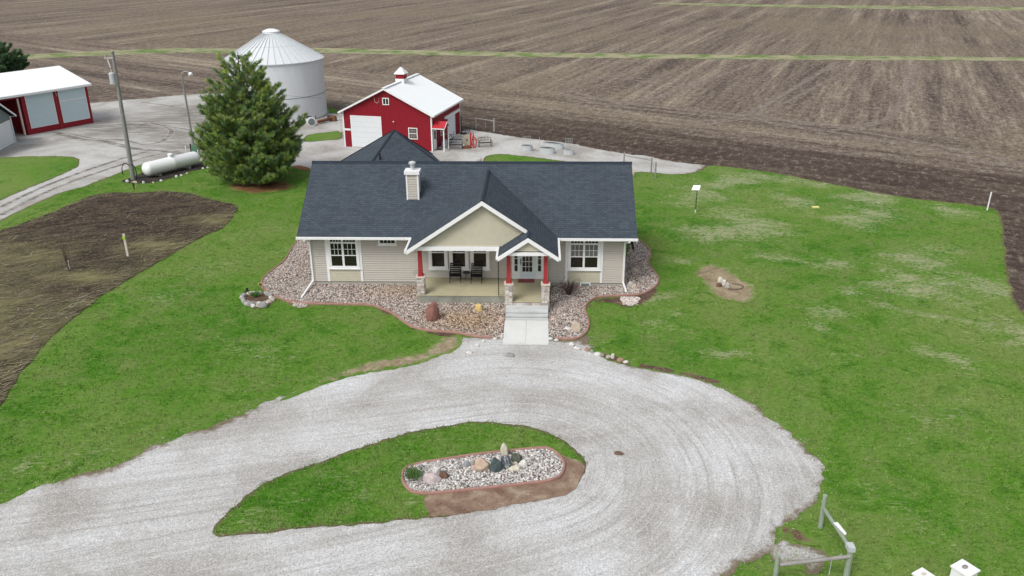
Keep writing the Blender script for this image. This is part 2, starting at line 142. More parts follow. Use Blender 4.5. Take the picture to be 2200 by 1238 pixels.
(9.66, -2.38, 0.09, 0.07, 0.03, 'white', 'pale stone in the pile below the right downspout', 'stones piled below the right downspout'),
(8.84, -2.7, 0.12, 0.09, 0.05, 'pale', 'pale stone in the pile below the right downspout', 'stones piled below the right downspout'),
(9.57, -2.41, 0.11, 0.08, 0.04, 'pink', 'pale stone in the pile below the right downspout', 'stones piled below the right downspout'),
(9.43, -2.65, 0.1, 0.07, 0.04, 'pale', 'pale stone in the pile below the right downspout', 'stones piled below the right downspout'),
(8.99, -1.89, 0.12, 0.09, 0.05, 'tan', 'pale stone in the pile below the right downspout', 'stones piled below the right downspout'),
(8.84, -2.55, 0.13, 0.1, 0.05, 'pink', 'pale stone in the pile below the right downspout', 'stones piled below the right downspout'),
(9.25, -2.6, 0.1, 0.07, 0.04, 'white', 'pale stone in the pile below the right downspout', 'stones piled below the right downspout'),
(9.04, -2.63, 0.13, 0.1, 0.05, 'pink', 'pale stone in the pile below the right downspout', 'stones piled below the right downspout'),
(9.64, -2.16, 0.09, 0.07, 0.04, 'white', 'pale stone in the pile below the right downspout', 'stones piled below the right downspout'),
(8.87, -2.3, 0.1, 0.08, 0.04, 'pink', 'pale stone in the pile below the right downspout', 'stones piled below the right downspout'),
(8.83, -1.81, 0.14, 0.1, 0.05, 'pale', 'pale stone in the pile below the right downspout', 'stones piled below the right downspout'),
(9.06, -2.08, 0.09, 0.07, 0.04, 'white', 'pale stone in the pile below the right downspout', 'stones piled below the right downspout'),
(9.22, -1.94, 0.14, 0.11, 0.06, 'pink', 'pale stone in the pile below the right downspout', 'stones piled below the right downspout'),
(-9.74, -2.94, 0.15, 0.11, 0.06, 'pale', 'pale stone in the spill below the left downspout', 'stones spilled below the left downspout'),
(-9.78, -3.21, 0.14, 0.1, 0.05, 'pink', 'pale stone in the spill below the left downspout', 'stones spilled below the left downspout'),
(-9.54, -2.9, 0.14, 0.1, 0.05, 'pink', 'pale stone in the spill below the left downspout', 'stones spilled below the left downspout'),
(-9.79, -3.19, 0.1, 0.07, 0.04, 'pink', 'pale stone in the spill below the left downspout', 'stones spilled below the left downspout'),
(-9.22, -2.92, 0.09, 0.07, 0.04, 'white', 'pale stone in the spill below the left downspout', 'stones spilled below the left downspout'),
(-9.72, -3.19, 0.1, 0.07, 0.04, 'pale', 'pale stone in the spill below the left downspout', 'stones spilled below the left downspout'),
(-9.6, -3.18, 0.1, 0.08, 0.04, 'pale', 'pale stone in the spill below the left downspout', 'stones spilled below the left downspout'),
(-9.46, -2.6, 0.11, 0.08, 0.04, 'white', 'pale stone in the spill below the left downspout', 'stones spilled below the left downspout'),
(-9.78, -3.13, 0.12, 0.09, 0.05, 'white', 'pale stone in the spill below the left downspout', 'stones spilled below the left downspout'),
(-9.9, -2.78, 0.14, 0.1, 0.06, 'pink', 'pale stone in the spill below the left downspout', 'stones spilled below the left downspout')]
DRY=[(18.85,12.25,3.01,4.59,0.85),(16.7,19.33,2.23,2.73,0.85),(29.02,4.82,2.06,3.58,0.85),(21.63,4.7,1.77,1.29,0.85),(22.51,-1.33,1.06,0.83,0.85),(18.66,4.65,1.78,1.03,0.85),(10.04,-5.35,1.0,0.71,0.85),(24.69,-8.35,1.38,1.05,0.85),(18.14,-9.48,1.14,0.7,0.42),(16.83,9.64,2.42,3.13,0.85),(30.74,19.51,2.57,3.44,0.85),(28.1,14.03,2.39,2.94,0.85),(19.03,-2.85,0.9,0.92,0.85),(20.46,-5.15,0.37,0.47,0.85),(20.15,-5.74,0.36,0.47,0.85),(24.15,-3.88,1.51,0.88,0.85),(26.65,-4.44,1.5,1.11,0.85),(28.04,-6.15,1.21,1.45,0.85),(23.24,25.05,4.76,1.87,0.85),(26.78,23.61,2.34,0.89,0.85),(11.03,-1.54,1.07,1.04,0.85),(11.55,-3.5,0.65,0.51,0.85),(20.15,23.53,2.34,2.26,0.85),(35.85,14.7,2.06,1.76,0.85),(24.89,1.57,1.4,2.37,0.85),(26.8,0.14,1.64,1.47,0.85),(-11.78,5.0,1.52,1.79,0.42),(-15.66,9.65,1.32,1.55,0.42),(-16.1,3.23,1.19,2.57,0.42),(-3.54,-20.21,0.71,0.75,0.42),(-6.04,-21.95,0.51,0.32,0.42),(16.97,-20.02,1.04,0.89,0.42),(17.25,-21.92,0.82,0.66,0.42),(-0.84,-20.44,0.44,0.44,0.42),(-15.0,-18.93,1.49,0.98,0.42),(-18.37,-2.08,1.63,1.4,0.42),(20.54,-14.62,1.6,1.19,0.42),(-9.03,-9.03,1.88,1.59,0.42),(29.8,0.19,1.63,3.03,0.85),(28.85,-4.99,0.99,1.83,0.85),(23.76,18.14,2.17,2.08,0.85),(13.61,4.56,0.89,0.86,0.85),(23.34,-14.56,1.19,1.19,0.42),(9.42,-6.51,1.46,0.68,0.42),(13.36,-8.58,1.16,0.63,0.85)]

# ---------------------------------------------------------------- node helpers
class NT:
    def __init__(s, name):
        s.m = bpy.data.materials.new(name); s.m.use_nodes = True; s.t = s.m.node_tree; s.b = s.t.nodes['Principled BSDF']
    def n(s, k): return s.t.nodes.new(k)
    def l(s, a, b): s.t.links.new(a, b)
    def put(s, sock, v):
        if hasattr(v, 'links') or isinstance(v, bpy.types.NodeSocket): s.l(v, sock)
        elif isinstance(v, (tuple, list)) and len(v) == 3 and sock.type == 'RGBA': sock.default_value = (*v, 1)
        else: sock.default_value = v
    def pos(s): return s.n('ShaderNodeNewGeometry').outputs['Position']
    def obj(s): return s.n('ShaderNodeTexCoord').outputs['Object']
    def uv(s): return s.n('ShaderNodeTexCoord').outputs['UV']
    def att(s, a, out='Fac'):
        k = s.n('ShaderNodeAttribute'); k.attribute_name = a; return k.outputs[out]
    def map(s, v, rot=0, sc=(1, 1, 1), loc=(0, 0, 0)):
        k = s.n('ShaderNodeMapping'); s.l(v, k.inputs[0]); k.inputs['Rotation'].default_value = (0, 0, rot); k.inputs['Scale'].default_value = sc; k.inputs['Location'].default_value = loc
        return k.outputs[0]
    def rot(s, v, ang, sc):         # rotate first, then scale
        return s.map(s.map(v, rot=ang), sc=sc)
    def noise(s, v, scale, detail=3, rough=.5, dist=0, out='Fac'):
        k = s.n('ShaderNodeTexNoise'); s.l(v, k.inputs['Vector']); k.inputs['Scale'].default_value = scale; k.inputs['Detail'].default_value = detail
        k.inputs['Roughness'].default_value = rough; k.inputs['Distortion'].default_value = dist; return k.outputs[out]
    def vor(s, v, scale, out='Color', feat='F1'):
        k = s.n('ShaderNodeTexVoronoi'); k.feature = feat; s.l(v, k.inputs['Vector']); k.inputs['Scale'].default_value = scale; return k.outputs[out]
    def mix(s, f, a, b, bl='MIX'):
        k = s.n('ShaderNodeMix'); k.data_type = 'RGBA'; k.blend_type = bl; s.put(k.inputs[0], f); s.put(k.inputs[6], a); s.put(k.inputs[7], b); return k.outputs[2]
    def math(s, op, a, b=0., clamp=False):
        k = s.n('ShaderNodeMath'); k.operation = op; k.use_clamp = clamp; s.put(k.inputs[0], a); s.put(k.inputs[1], b); return k.outputs[0]
    def rng(s, v, a, b, c=0., d=1.):
        k = s.n('ShaderNodeMapRange'); s.put(k.inputs[0], v)
        for i, x in enumerate((a, b, c, d)): k.inputs[i+1].default_value = x
        return k.outputs[0]
    def ramp(s, f, stops):
        k = s.n('ShaderNodeValToRGB'); s.l(f, k.inputs[0]); e = k.color_ramp.elements
        while len(e) < len(stops): e.new(.5)
        for i, (p, c) in enumerate(stops): e[i].position = p; e[i].color = (*c, 1) if len(c) == 3 else c
        return k.outputs[0]
    def grey(s, f, lo, hi): return s.ramp(f, [(0, (lo,)*3), (1, (hi,)*3)])
    def bump(s, h, st=.3, d=.02):
        k = s.n('ShaderNodeBump'); k.inputs['Strength'].default_value = st; k.inputs['Distance'].default_value = d; s.l(h, k.inputs['Height']); s.l(k.outputs[0], s.b.inputs['Normal'])
    def fin(s, col, rough=.9, spec=.2, metal=0):
        s.put(s.b.inputs['Base Color'], col); s.put(s.b.inputs['Roughness'], rough); s.b.inputs['Specular IOR Level'].default_value = spec; s.b.inputs['Metallic'].default_value = metal
        return s.m
def paint(name, col, rough=.6, spec=.3, var=.12, sc=3., metal=0, fine=30.):
    t = NT(name); p = t.obj()
    a = t.noise(p, sc, 4, .6); b = t.noise(p, fine, 2)
    c = t.mix(1., col, t.grey(a, 1-var*1.3, 1+var*.7), 'MULTIPLY'); c = t.mix(1., c, t.grey(b, 1-var*.6, 1+var*.4), 'MULTIPLY')
    t.bump(b, .08, .01)
    return t.fin(c, rough, spec, metal)
M = {}
for k, c, r, v in [('white', (.78, .79, .79), .45, .05), ('siding', (.475, .445, .40), .7, .07), ('shake', (.49, .47, .36), .75, .10), ('post_red', (.33, .035, .035), .55, .08),
                ('barn_red', (.245, .009, .020), .5, .14), ('canopy_red', (.45, .03, .04), .45, .08), ('black', (.012, .012, .013), .5, .2), ('steel_dark', (.05, .045, .04), .6, .3),
                ('door_blue', (.62, .71, .74), .45, .03), ('roof_white', (.80, .83, .84), .4, .04), ('garage_grey', (.16, .20, .20), .7, .06), ('sheet_grey', (.54, .67, .71), .5, .08),
                ('wood_grey', (.30, .29, .27), .85, .35), ('pole_wood', (.25, .25, .24), .85, .3), ('fence_green', (.30, .36, .28), .85, .3), ('green_box', (.10, .22, .14), .5, .15),
                ('mat_red', (.30, .08, .08), .95, .5), ('pump_red', (.45, .02, .02), .4, .1), ('rust', (.16, .06, .035), .8, .5), ('galv', (.50, .53, .54), .45, .18), ('soil', (.05, .038, .03), .95, .4),
                ('interior', (.03, .02, .02), .8, .3), ('yellow', (.74, .66, .28), .6, .05), ('lime', (.30, .55, .05), .6, .1), ('cable', (.02, .02, .02), .6, .1), ('tan_disc', (.40, .38, .30), .8, .25),
                ('brown_wood', (.17, .09, .05), .85, .3), ('cap_stone', (.62, .54, .48), .85, .15), ('lamp_glass', (.85, .86, .86), .2, .02), ('tank_white', (.80, .82, .82), .35, .04), ('bark', (.07, .05, .04), .95, .4), ('twig', (.075, .05, .045), .9, .3), ('curb', (.36, .205, .17), .85, .3), ('bin_white', (.72, .75, .77), .5, .06)]:
    M[k] = paint(k, c, r, .3, v)
def glassm(name, col, rough=.06):
    t = NT(name); p = t.obj(); a = t.noise(p, 1.3, 3, .6)
    return t.fin(t.mix(a, tuple(x*.5 for x in col), tuple(x*1.5 for x in col)), rough, .5)
M['glass'] = glassm('glass', (.018, .016, .013)); M['glass_blind'] = glassm('glass_blind', (.16, .16, .16)); 
# concrete
def concrete(name, col, stain=.25):
    t = NT(name); p = t.obj(); a = t.noise(p, .9, 5, .65, .6); b = t.noise(p, 45, 3)
    c = t.mix(t.rng(a, .35, .7), tuple(x*(1-stain) for x in col), col); c = t.mix(1., c, t.grey(b, .86, 1.08), 'MULTIPLY'); t.bump(b, .15, .01)
    return t.fin(c, .85, .25)
M['concrete'] = concrete('concrete', (.66, .67, .65), .10); M['porch_floor'] = concrete('porch_floor', (.47, .43, .29), .18); M['concrete_old'] = concrete('concrete_old', (.34, .35, .30), .4); M['foundation'] = concrete('foundation', (.42, .42, .37), .12); M['step_concrete'] = concrete('step_concrete', (.56, .58, .57), .2)
# shingles from UV in metres
def shingle():
    t = NT('shingles'); uv = t.uv()
    k = t.n('ShaderNodeTexBrick'); t.l(uv, k.inputs['Vector']); k.offset = .37
    for n_, v in (('Scale', 1.), ('Mortar Size', .010), ('Brick Width', .31), ('Row Height', .145), ('Bias', 0.), ('Mortar Smooth', .3)): k.inputs[n_].default_value = v
    k.inputs['Color1'].default_value = (.049, .062, .078, 1); k.inputs['Color2'].default_value = (.069, .084, .101, 1); k.inputs['Mortar'].default_value = (.022, .030, .042, 1)
    a = t.noise(uv, .35, 4, .6); b = t.noise(t.map(uv, sc=(1, 5, 1)), 1.6, 4, .7); g = t.noise(uv, 45, 2)
    c = t.mix(1., k.outputs['Color'], t.grey(a, .80, 1.18), 'MULTIPLY'); c = t.mix(1., c, t.grey(b, .84, 1.16), 'MULTIPLY'); c = t.mix(1., c, t.grey(g, .6, 1.4), 'MULTIPLY')
    t.bump(k.outputs['Fac'], .5, -.012)
    return t.fin(c, .92, .15)
M['shingle'] = shingle()
M['ridge_cap'] = paint('ridge_cap', (.030, .040, .055), .9, .15, .3)
def ledge():
    t = NT('ledge_stone'); a = t.att('tint', 'Color'); b = t.noise(t.obj(), 14, 4, .7); t.bump(b, .5, .03)
    return t.fin(t.mix(1., a, t.grey(b, .65, 1.2), 'MULTIPLY'), .9, .15)
M['ledge'] = ledge()
def rockm(name, c1, c2, sc=3., vein=None):
    t = NT('rock_'+name); p = t.obj(); a = t.noise(p, sc, 6, .65, .8); b = t.noise(p, 22, 4, .7)
    c = t.mix(t.rng(a, .35, .65), c1, c2); c = t.mix(1., c, t.grey(b, .6, 1.3), 'MULTIPLY')
    if vein: c = t.mix(t.rng(t.math('ABSOLUTE', t.math('SUBTRACT', t.noise(p, 1.8, 4, .5, 1.5), .5)), 0., .03, 1., 0.), c, vein)
    t.bump(b, .6, .04); return t.fin(c, .85, .25)
RK = {'red': ((.20, .09, .07), (.27, .14, .12)), 'yellow': ((.55, .38, .12), (.68, .55, .28)), 'pale': ((.34, .325, .30), (.52, .50, .46)), 'pink': ((.48, .32, .26), (.60, .48, .42)),
      'white': ((.54, .53, .49), (.72, .71, .68)), 'grey': ((.24, .24, .23), (.38, .37, .35)), 'brown': ((.30, .19, .13), (.42, .29, .21)), 'cream': ((.52, .48, .38), (.68, .64, .54)), 'tan': ((.42, .35, .27), (.55, .47, .38)),
      'rose': ((.46, .37, .37), (.60, .53, .52)), 'rust': ((.11, .065, .045), (.20, .12, .08)), 'blue': ((.22, .24, .27), (.32, .34, .37)), 'tanred': ((.43, .31, .23), (.55, .45, .36)), 'green': ((.04, .065, .065), (.13, .165, .165)),
      'slate': ((.05, .06, .08), (.15, .17, .19)), 'olive': ((.07, .08, .06), (.18, .19, .15)), 'dirt': ((.12, .08, .06), (.17, .11, .08))}
for k, (a, b) in RK.items(): M['rock_'+k] = rockm(k, a, b, vein=(.45, .47, .48) if k == 'slate' else None)
# ---------------------------------------------------------------- mesh helpers
class MB:
    def __init__(s): s.v = []; s.f = []; s.uv = {}
    def add(s, vs, fs):
        o = len(s.v); s.v += [tuple(x) for x in vs]; s.f += [tuple(i+o for i in f) for f in fs]; return o
    def box(s, x0, x1, y0, y1, z0, z1):
        s.add([(x0, y0, z0), (x1, y0, z0), (x1, y1, z0), (x0, y1, z0), (x0, y0, z1), (x1, y0, z1), (x1, y1, z1), (x0, y1, z1)],
              [(0, 3, 2, 1), (4, 5, 6, 7), (0, 1, 5, 4), (1, 2, 6, 5), (2, 3, 7, 6), (3, 0, 4, 7)]); return s
    def frustum(s, cx, cy, z0, z1, w0, w1, d0=None, d1=None):
        d0 = d0 or w0; d1 = d1 or w1
        s.add([(cx-w0/2, cy-d0/2, z0), (cx+w0/2, cy-d0/2, z0), (cx+w0/2, cy+d0/2, z0), (cx-w0/2, cy+d0/2, z0), (cx-w1/2, cy-d1/2, z1), (cx+w1/2, cy-d1/2, z1), (cx+w1/2, cy+d1/2, z1), (cx-w1/2, cy+d1/2, z1)],
              [(0, 3, 2, 1), (4, 5, 6, 7), (0, 1, 5, 4), (1, 2, 6, 5), (2, 3, 7, 6), (3, 0, 4, 7)]); return s
    def prism(s, pts, ext, udir=None):      # planar polygon extruded by ext; the first cap gets metre UVs
        pts = [Vector(p) for p in pts]; e = Vector(ext); n = len(pts); fo = len(s.f)
        s.add([*pts, *[p+e for p in pts]], [tuple(range(n)), tuple(range(2*n-1, n-1, -1))]+[(i, i+n, (i+1) % n+n, (i+1) % n) for i in range(n)])
        if udir is not None:
            u = Vector(udir).normalized(); nn = (pts[1]-pts[0]).cross(pts[2]-pts[0]).normalized(); w = nn.cross(u)
            s.uv[fo] = [(p.dot(u), p.dot(w)) for p in pts]
        return s
    def tube(s, pts, r, n=8, cap=True):     # polyline tube; r number or list
        pts = [Vector(p) for p in pts]; rs = r if isinstance(r, (list, tuple)) else [r]*len(pts); vs = []
        for i, p in enumerate(pts):
            d = (pts[min(i+1, len(pts)-1)]-pts[max(i-1, 0)]).normalized()
            a = d.cross(Vector((0, 0, 1)) if abs(d.z) < .9 else Vector((1, 0, 0))).normalized(); b = d.cross(a)
            vs += [p+(a*math.cos(t)+b*math.sin(t))*rs[i] for t in [2*math.pi*j/n for j in range(n)]]
        fs = [(i*n+j, i*n+(j+1) % n, (i+1)*n+(j+1) % n, (i+1)*n+j) for i in range(len(pts)-1) for j in range(n)]
        if cap: fs += [tuple(range(n-1, -1, -1)), tuple(range(len(vs)-n, len(vs)))]
        s.add(vs, fs); return s
    def lathe(s, prof, cx=0, cy=0, n=24, sx=1, sy=1):
        vs = [(cx+r*math.cos(2*math.pi*j/n)*sx, cy+r*math.sin(2*math.pi*j/n)*sy, z) for r, z in prof for j in range(n)]
        fs = [(i*n+j, i*n+(j+1) % n, (i+1)*n+(j+1) % n, (i+1)*n+j) for i in range(len(prof)-1) for j in range(n)]
        s.add(vs, fs); return s
    def bar(s, p, q, w, h):     # rectangular bar between two points
        p, q = Vector(p), Vector(q); d = (q-p).normalized(); a = d.cross(Vector((0, 0, 1)) if abs(d.z) < .95 else Vector((0, 1, 0))).normalized()*w/2; b = a.cross(d).normalized()*h/2
        s.add([p-a-b, p+a-b, p+a+b, p-a+b, q-a-b, q+a-b, q+a+b, q-a+b], [(3, 2, 1, 0), (4, 5, 6, 7), (0, 1, 5, 4), (1, 2, 6, 5), (2, 3, 7, 6), (3, 0, 4, 7)]); return s
    def build(s, name, mat, parent=None, smooth=False, loc=None):
        me = bpy.data.meshes.new(name); me.from_pydata(s.v, [], s.f); me.materials.append(M[mat] if isinstance(mat, str) else mat)
        if s.uv:
            u = me.uv_layers.new(name='UVMap')
            for fi, co in s.uv.items():
                p = me.polygons[fi]
                for li, c in zip(p.loop_indices, co): u.data[li].uv = c
        if smooth: me.shade_smooth()
        me.update(); o = bpy.data.objects.new(name, me); COL.objects.link(o)
        if parent: o.parent = parent
        if loc: o.location = loc
        return o
def tag(o, label=None, cat=None, group=None, kind=None):
    if label: o['label'] = label
    if cat: o['category'] = cat
    if group: o['group'] = group
    if kind: o['kind'] = kind
    return o
def thing(name, label, cat, loc=(0, 0, 0), rz=0, group=None):
    o = bpy.data.objects.new(name, None); COL.objects.link(o); o.location = loc; o.rotation_euler = (0, 0, rz); o.empty_display_size = .3
    return tag(o, label, cat, group)
def npmesh(name, V, Fc, mat, attrs=None, cols=None, smooth=False):
    me = bpy.data.meshes.new(name); V = np.asarray(V, np.float32); Fc = np.asarray(Fc, np.int32); k = Fc.shape[1]
    me.vertices.add(len(V)); me.vertices.foreach_set('co', V.ravel()); me.loops.add(Fc.size); me.loops.foreach_set('vertex_index', Fc.ravel())
    me.polygons.add(len(Fc)); me.polygons.foreach_set('loop_start', np.arange(0, Fc.size, k, dtype=np.int32)); me.polygons.foreach_set('loop_total', np.full(len(Fc), k, np.int32))
    me.update(calc_edges=True)
    for a, d in (attrs or {}).items():
        x = me.attributes.new(a, 'FLOAT', 'POINT'); x.data.foreach_set('value', np.asarray(d, np.float32))
    for a, d in (cols or {}).items():
        x = me.attributes.new(a, 'FLOAT_COLOR', 'POINT'); x.data.foreach_set('color', np.c_[d, np.ones(len(d))].astype(np.float32).ravel())
    me.materials.append(M[mat] if isinstance(mat, str) else mat)
    if smooth: me.shade_smooth()
    o = bpy.data.objects.new(name, me); COL.objects.link(o); return o
# ---------------------------------------------------------------- ground
def inpoly(x, y, P):
    P = np.asarray(P); c = np.zeros(len(x), bool); j = len(P)-1
    for i in range(len(P)):
        xi, yi = P[i]; xj, yj = P[j]
        if yi != yj: c ^= ((yi > y) != (yj > y)) & (x < (xj-xi)*(y-yi)/(yj-yi)+xi)
        j = i
    return c
def segdist(x, y, P, closed=True):
    P = np.asarray(P, float); d = np.full(len(x), 1e9); n = len(P)
    for i in range(n if closed else n-1):
        a, b = P[i], P[(i+1) % n]; ab = b-a; L = ab@ab+1e-12
        t = np.clip(((x-a[0])*ab[0]+(y-a[1])*ab[1])/L, 0, 1); d = np.minimum(d, np.hypot(x-a[0]-t*ab[0], y-a[1]-t*ab[1]))
    return d
def wob(x, y, f, s): return mnoise.noise(Vector((x*f, y*f, s*7.3)))
def smooth_poly(P, it=2):
    P = [np.array(p, float) for p in P]
    for _ in range(it):
        Q = []
        for i in range(len(P)):
            a, b = P[i], P[(i+1) % len(P)]; Q += [a*.75+b*.25, a*.25+b*.75]
        P = Q
    return P
def rough_outline(P, step, amp, seed, smooth=True):
    if smooth: P = smooth_poly(P, 2)
    out = []; n = len(P)
    for i in range(n):
        a = np.array(P[i], float); b = np.array(P[(i+1) % n], float); L = np.hypot(*(b-a))
        if L < 1e-6: continue
        k = max(1, int(L/step)); nr = np.array([-(b-a)[1], (b-a)[0]])/L
        if L > 60: k = min(k, 30)
        for j in range(k):
            q = a+(b-a)*j/k; w = wob(q[0], q[1], .9, seed)*amp+wob(q[0], q[1], 3.1, seed+1)*amp*.7+wob(q[0], q[1], 9., seed+2)*amp*.35
            out.append(tuple(q+nr*w))
    res = [out[0]]
    for q in out[1:]:
        if math.hypot(q[0]-res[-1][0], q[1]-res[-1][1]) > .04: res.append(q)
    return res
def sheet(name, P, z, mat, cell, step=.3, amp=.12, seed=0, attrs=None, kind='structure', clip=(-90, 90, -60, 140), smooth=True, outline=None):
    O = outline or rough_outline(P, step, amp, seed, smooth)
    A = np.array(O); x0, x1 = max(A[:, 0].min(), clip[0]), min(A[:, 0].max(), clip[1]); y0, y1 = max(A[:, 1].min(), clip[2]), min(A[:, 1].max(), clip[3])
    gx, gy = np.meshgrid(np.arange(x0, x1, cell), np.arange(y0, y1, cell)); rg = np.random.RandomState(seed+5)
    gx = gx.ravel()+rg.uniform(-.2, .2, gx.size)*cell; gy = gy.ravel()+rg.uniform(-.2, .2, gy.size)*cell
    k = inpoly(gx, gy, O); gx, gy = gx[k], gy[k]; k = segdist(gx, gy, O) > cell*.3; gx, gy = gx[k], gy[k]
    co = [Vector(p) for p in O]+[Vector((a, b)) for a, b in zip(gx, gy)]; n = len(O)
    r = geometry.delaunay_2d_cdt(co, [], [list(range(n))], 1, 1e-5)
    V = np.array([(v.x, v.y) for v in r[0]]); Fc = [f for f in r[2] if len(f) == 3]; Fc = np.array([f if (V[f[1]][0]-V[f[0]][0])*(V[f[2]][1]-V[f[0]][1])-(V[f[1]][1]-V[f[0]][1])*(V[f[2]][0]-V[f[0]][0]) > 0 else f[::-1] for f in Fc])
    at = {'edge': np.minimum(segdist(V[:, 0], V[:, 1], O), 50)}
    for a, fn in (attrs or {}).items(): at[a] = fn(V[:, 0], V[:, 1])
    o = npmesh(name, np.c_[V, np.full(len(V), z)], Fc, mat, at); tag(o, kind=kind); return o
def dryv(x, y):
    d = np.zeros(len(x))
    if not len(x): return d
    X = x+1.1*np.sin(y*.9+x*.35)+.6*np.sin(y*2.3+1); Y = y+.8*np.sin(x*.8+y*.5)+.4*np.sin(x*2.1)
    for a, b, rx, ry, w in DRY: d = np.maximum(d, w*np.exp(-((X-a)/max(rx, .6))**2-((Y-b)/max(ry, .6))**2))
    return d
# --- ground materials
def lawn_color(t, edge=True):
    p = t.pos()
    big = t.noise(p, .10, 4, .6, .5); mid = t.noise(p, .55, 5, .65, .6); fine = t.noise(p, 5.5, 4, .75); vf = t.noise(p, 28, 2, .6)
    c = t.ramp(big, [(.36, (.050, .165, .007)), (.5, (.086, .200, .018)), (.64, (.140, .222, .046))])
    c = t.mix(t.rng(mid, .44, .66, 0., .8), c, (.135, .195, .050)); c = t.mix(t.rng(mid, .46, .30, 0., .75), c, (.028, .115, .004))
    stx = t.noise(t.map(p, rot=.25, sc=(1, 2.6, 1)), 3.2, 5, .85)
    c = t.mix(t.rng(stx, .50, .68, 0., .55), c, (.20, .235, .085)); c = t.mix(t.rng(stx, .46, .34, 0., .65), c, (.022, .080, .004))
    c = t.mix(t.rng(fine, .52, .74, 0., .4), c, (.22, .25, .11)); c = t.mix(1., c, t.grey(vf, .55, 1.45), 'MULTIPLY')
    dry = t.math('ADD', t.math('MULTIPLY', t.att('dry'), .95), t.math('MULTIPLY', t.math('SUBTRACT', t.noise(t.map(p, sc=(.6, 1.3, 1)), 1.4, 6, .75), .5), 1.9))
    dry = t.math('ADD', dry, t.math('MULTIPLY', t.math('SUBTRACT', stx, .5), 3.4))
    c = t.mix(t.rng(dry, .38, .95, 0., .85), c, t.mix(fine, (.27, .28, .15), (.40, .39, .27)))
    return c, fine, vf
def mat_lawn():
    t = NT('lawn_grass'); c, fine, vf = lawn_color(t)
    e = t.math('ADD', t.att('edge'), t.math('MULTIPLY', t.math('SUBTRACT', t.noise(t.pos(), 3.5, 4, .7), .5), .6))
    c = t.mix(t.rng(e, .22, .05), c, t.mix(vf, (.075, .055, .035), (.19, .15, .09)))
    t.bump(t.math('ADD', fine, vf), .5, .05); return t.fin(c, .95, .1)
M['lawn'] = mat_lawn()
tt = NT('grass_blades'); cc, _, _ = lawn_color(tt); cc = tt.mix(1., cc, tt.grey(tt.att('tint'), .75, 1.45), 'MULTIPLY'); M['blades'] = tt.fin(cc, .8, .2)
ROW = math.radians(22); HEADANG = math.radians(123.83)       # bearings of the rows, clockwise from +Y
def mat_field():
    t = NT('tilled_soil'); p = t.pos(); fp = t.att('head')
    def rows(ang):
        # rotate so that Y runs along the rows
        a = t.noise(t.rot(p, ang, (1., .03, 1)), .22, 4, .65); b = t.noise(t.rot(p, ang, (1., .05, 1)), 1.1, 4, .7); c = t.noise(t.rot(p, ang, (1., .12, 1)), 4.2, 3, .7)
        return t.math('ADD', t.math('ADD', t.math('MULTIPLY', a, .45), t.math('MULTIPLY', b, .33)), t.math('MULTIPLY', c, .22))
    r1 = rows(ROW); r2 = rows(HEADANG)
    k = t.n('ShaderNodeMix'); k.data_type = 'FLOAT'; t.l(t.rng(t.math('ADD', fp, t.math('MULTIPLY', t.math('SUBTRACT', t.noise(p, .12, 3), .5), .5)), .35, .65), k.inputs[0]); t.l(r1, k.inputs[2]); t.l(r2, k.inputs[3]); r = k.outputs[0]
    big = t.noise(p, .02, 4, .6, .4); med = t.noise(p, .16, 4, .6); sp = t.noise(t.rot(p, ROW, (1, .5, 1)), 1.5, 6, .92); sp2 = t.noise(p, 3.5, 4, .9)
    c = t.ramp(r, [(.40, (.058, .044, .039)), (.47, (.132, .102, .084)), (.53, (.195, .157, .125)), (.60, (.33, .285, .215))])
    c = t.mix(t.rng(big, .45, .62, 0., .6), c, (.20, .165, .115)); c = t.mix(t.rng(med, .5, .7, 0., .35), c, (.115, .088, .08))
    c = t.mix(t.rng(sp, .52, .64, 0., .8), c, (.36, .32, .26)); c = t.mix(t.rng(sp, .48, .36, 0., .85), c, (.04, .03, .028)); c = t.mix(1., c, t.ramp(sp2, [(.3, (.4,.4,.4)), (.7, (1.6,1.6,1.6))]), 'MULTIPLY')
    dk = t.mix(t.rng(sp, .53, .63), t.mix(r, (.022, .016, .013), (.080, .057, .047)), (.24, .19, .15))
    band = t.rng(t.math('ADD', t.att('band'), t.math('MULTIPLY', t.math('SUBTRACT', t.noise(t.rot(p, HEADANG, (1, .2, 1)), .5, 6, .85), .5), 1.6)), .35, .65)
    c = t.mix(t.math('MULTIPLY', band, t.rng(t.noise(t.rot(p, HEADANG, (1, .1, 1)), .9, 5, .75), .35, .6, 1., .62)), c, dk)
    tr = t.math('MULTIPLY', t.att('track'), t.rng(t.noise(p, .9, 4, .7), .25, .5)); c = t.mix(tr, c, t.mix(t.rng(sp, .45, .6), (.15, .12, .105), (.30, .26, .22)))
    t.bump(t.math('ADD', t.math('MULTIPLY', r, 2.), sp), .7, .12); return t.fin(c, .95, .08)


M['field'] = mat_field()
FA, FN, FD = (14.59, 32.62), (.55674, .83069), (.83069, -.55674)
def fs(x, y): return (x-FA[0])*FN[0]+(y-FA[1])*FN[1]
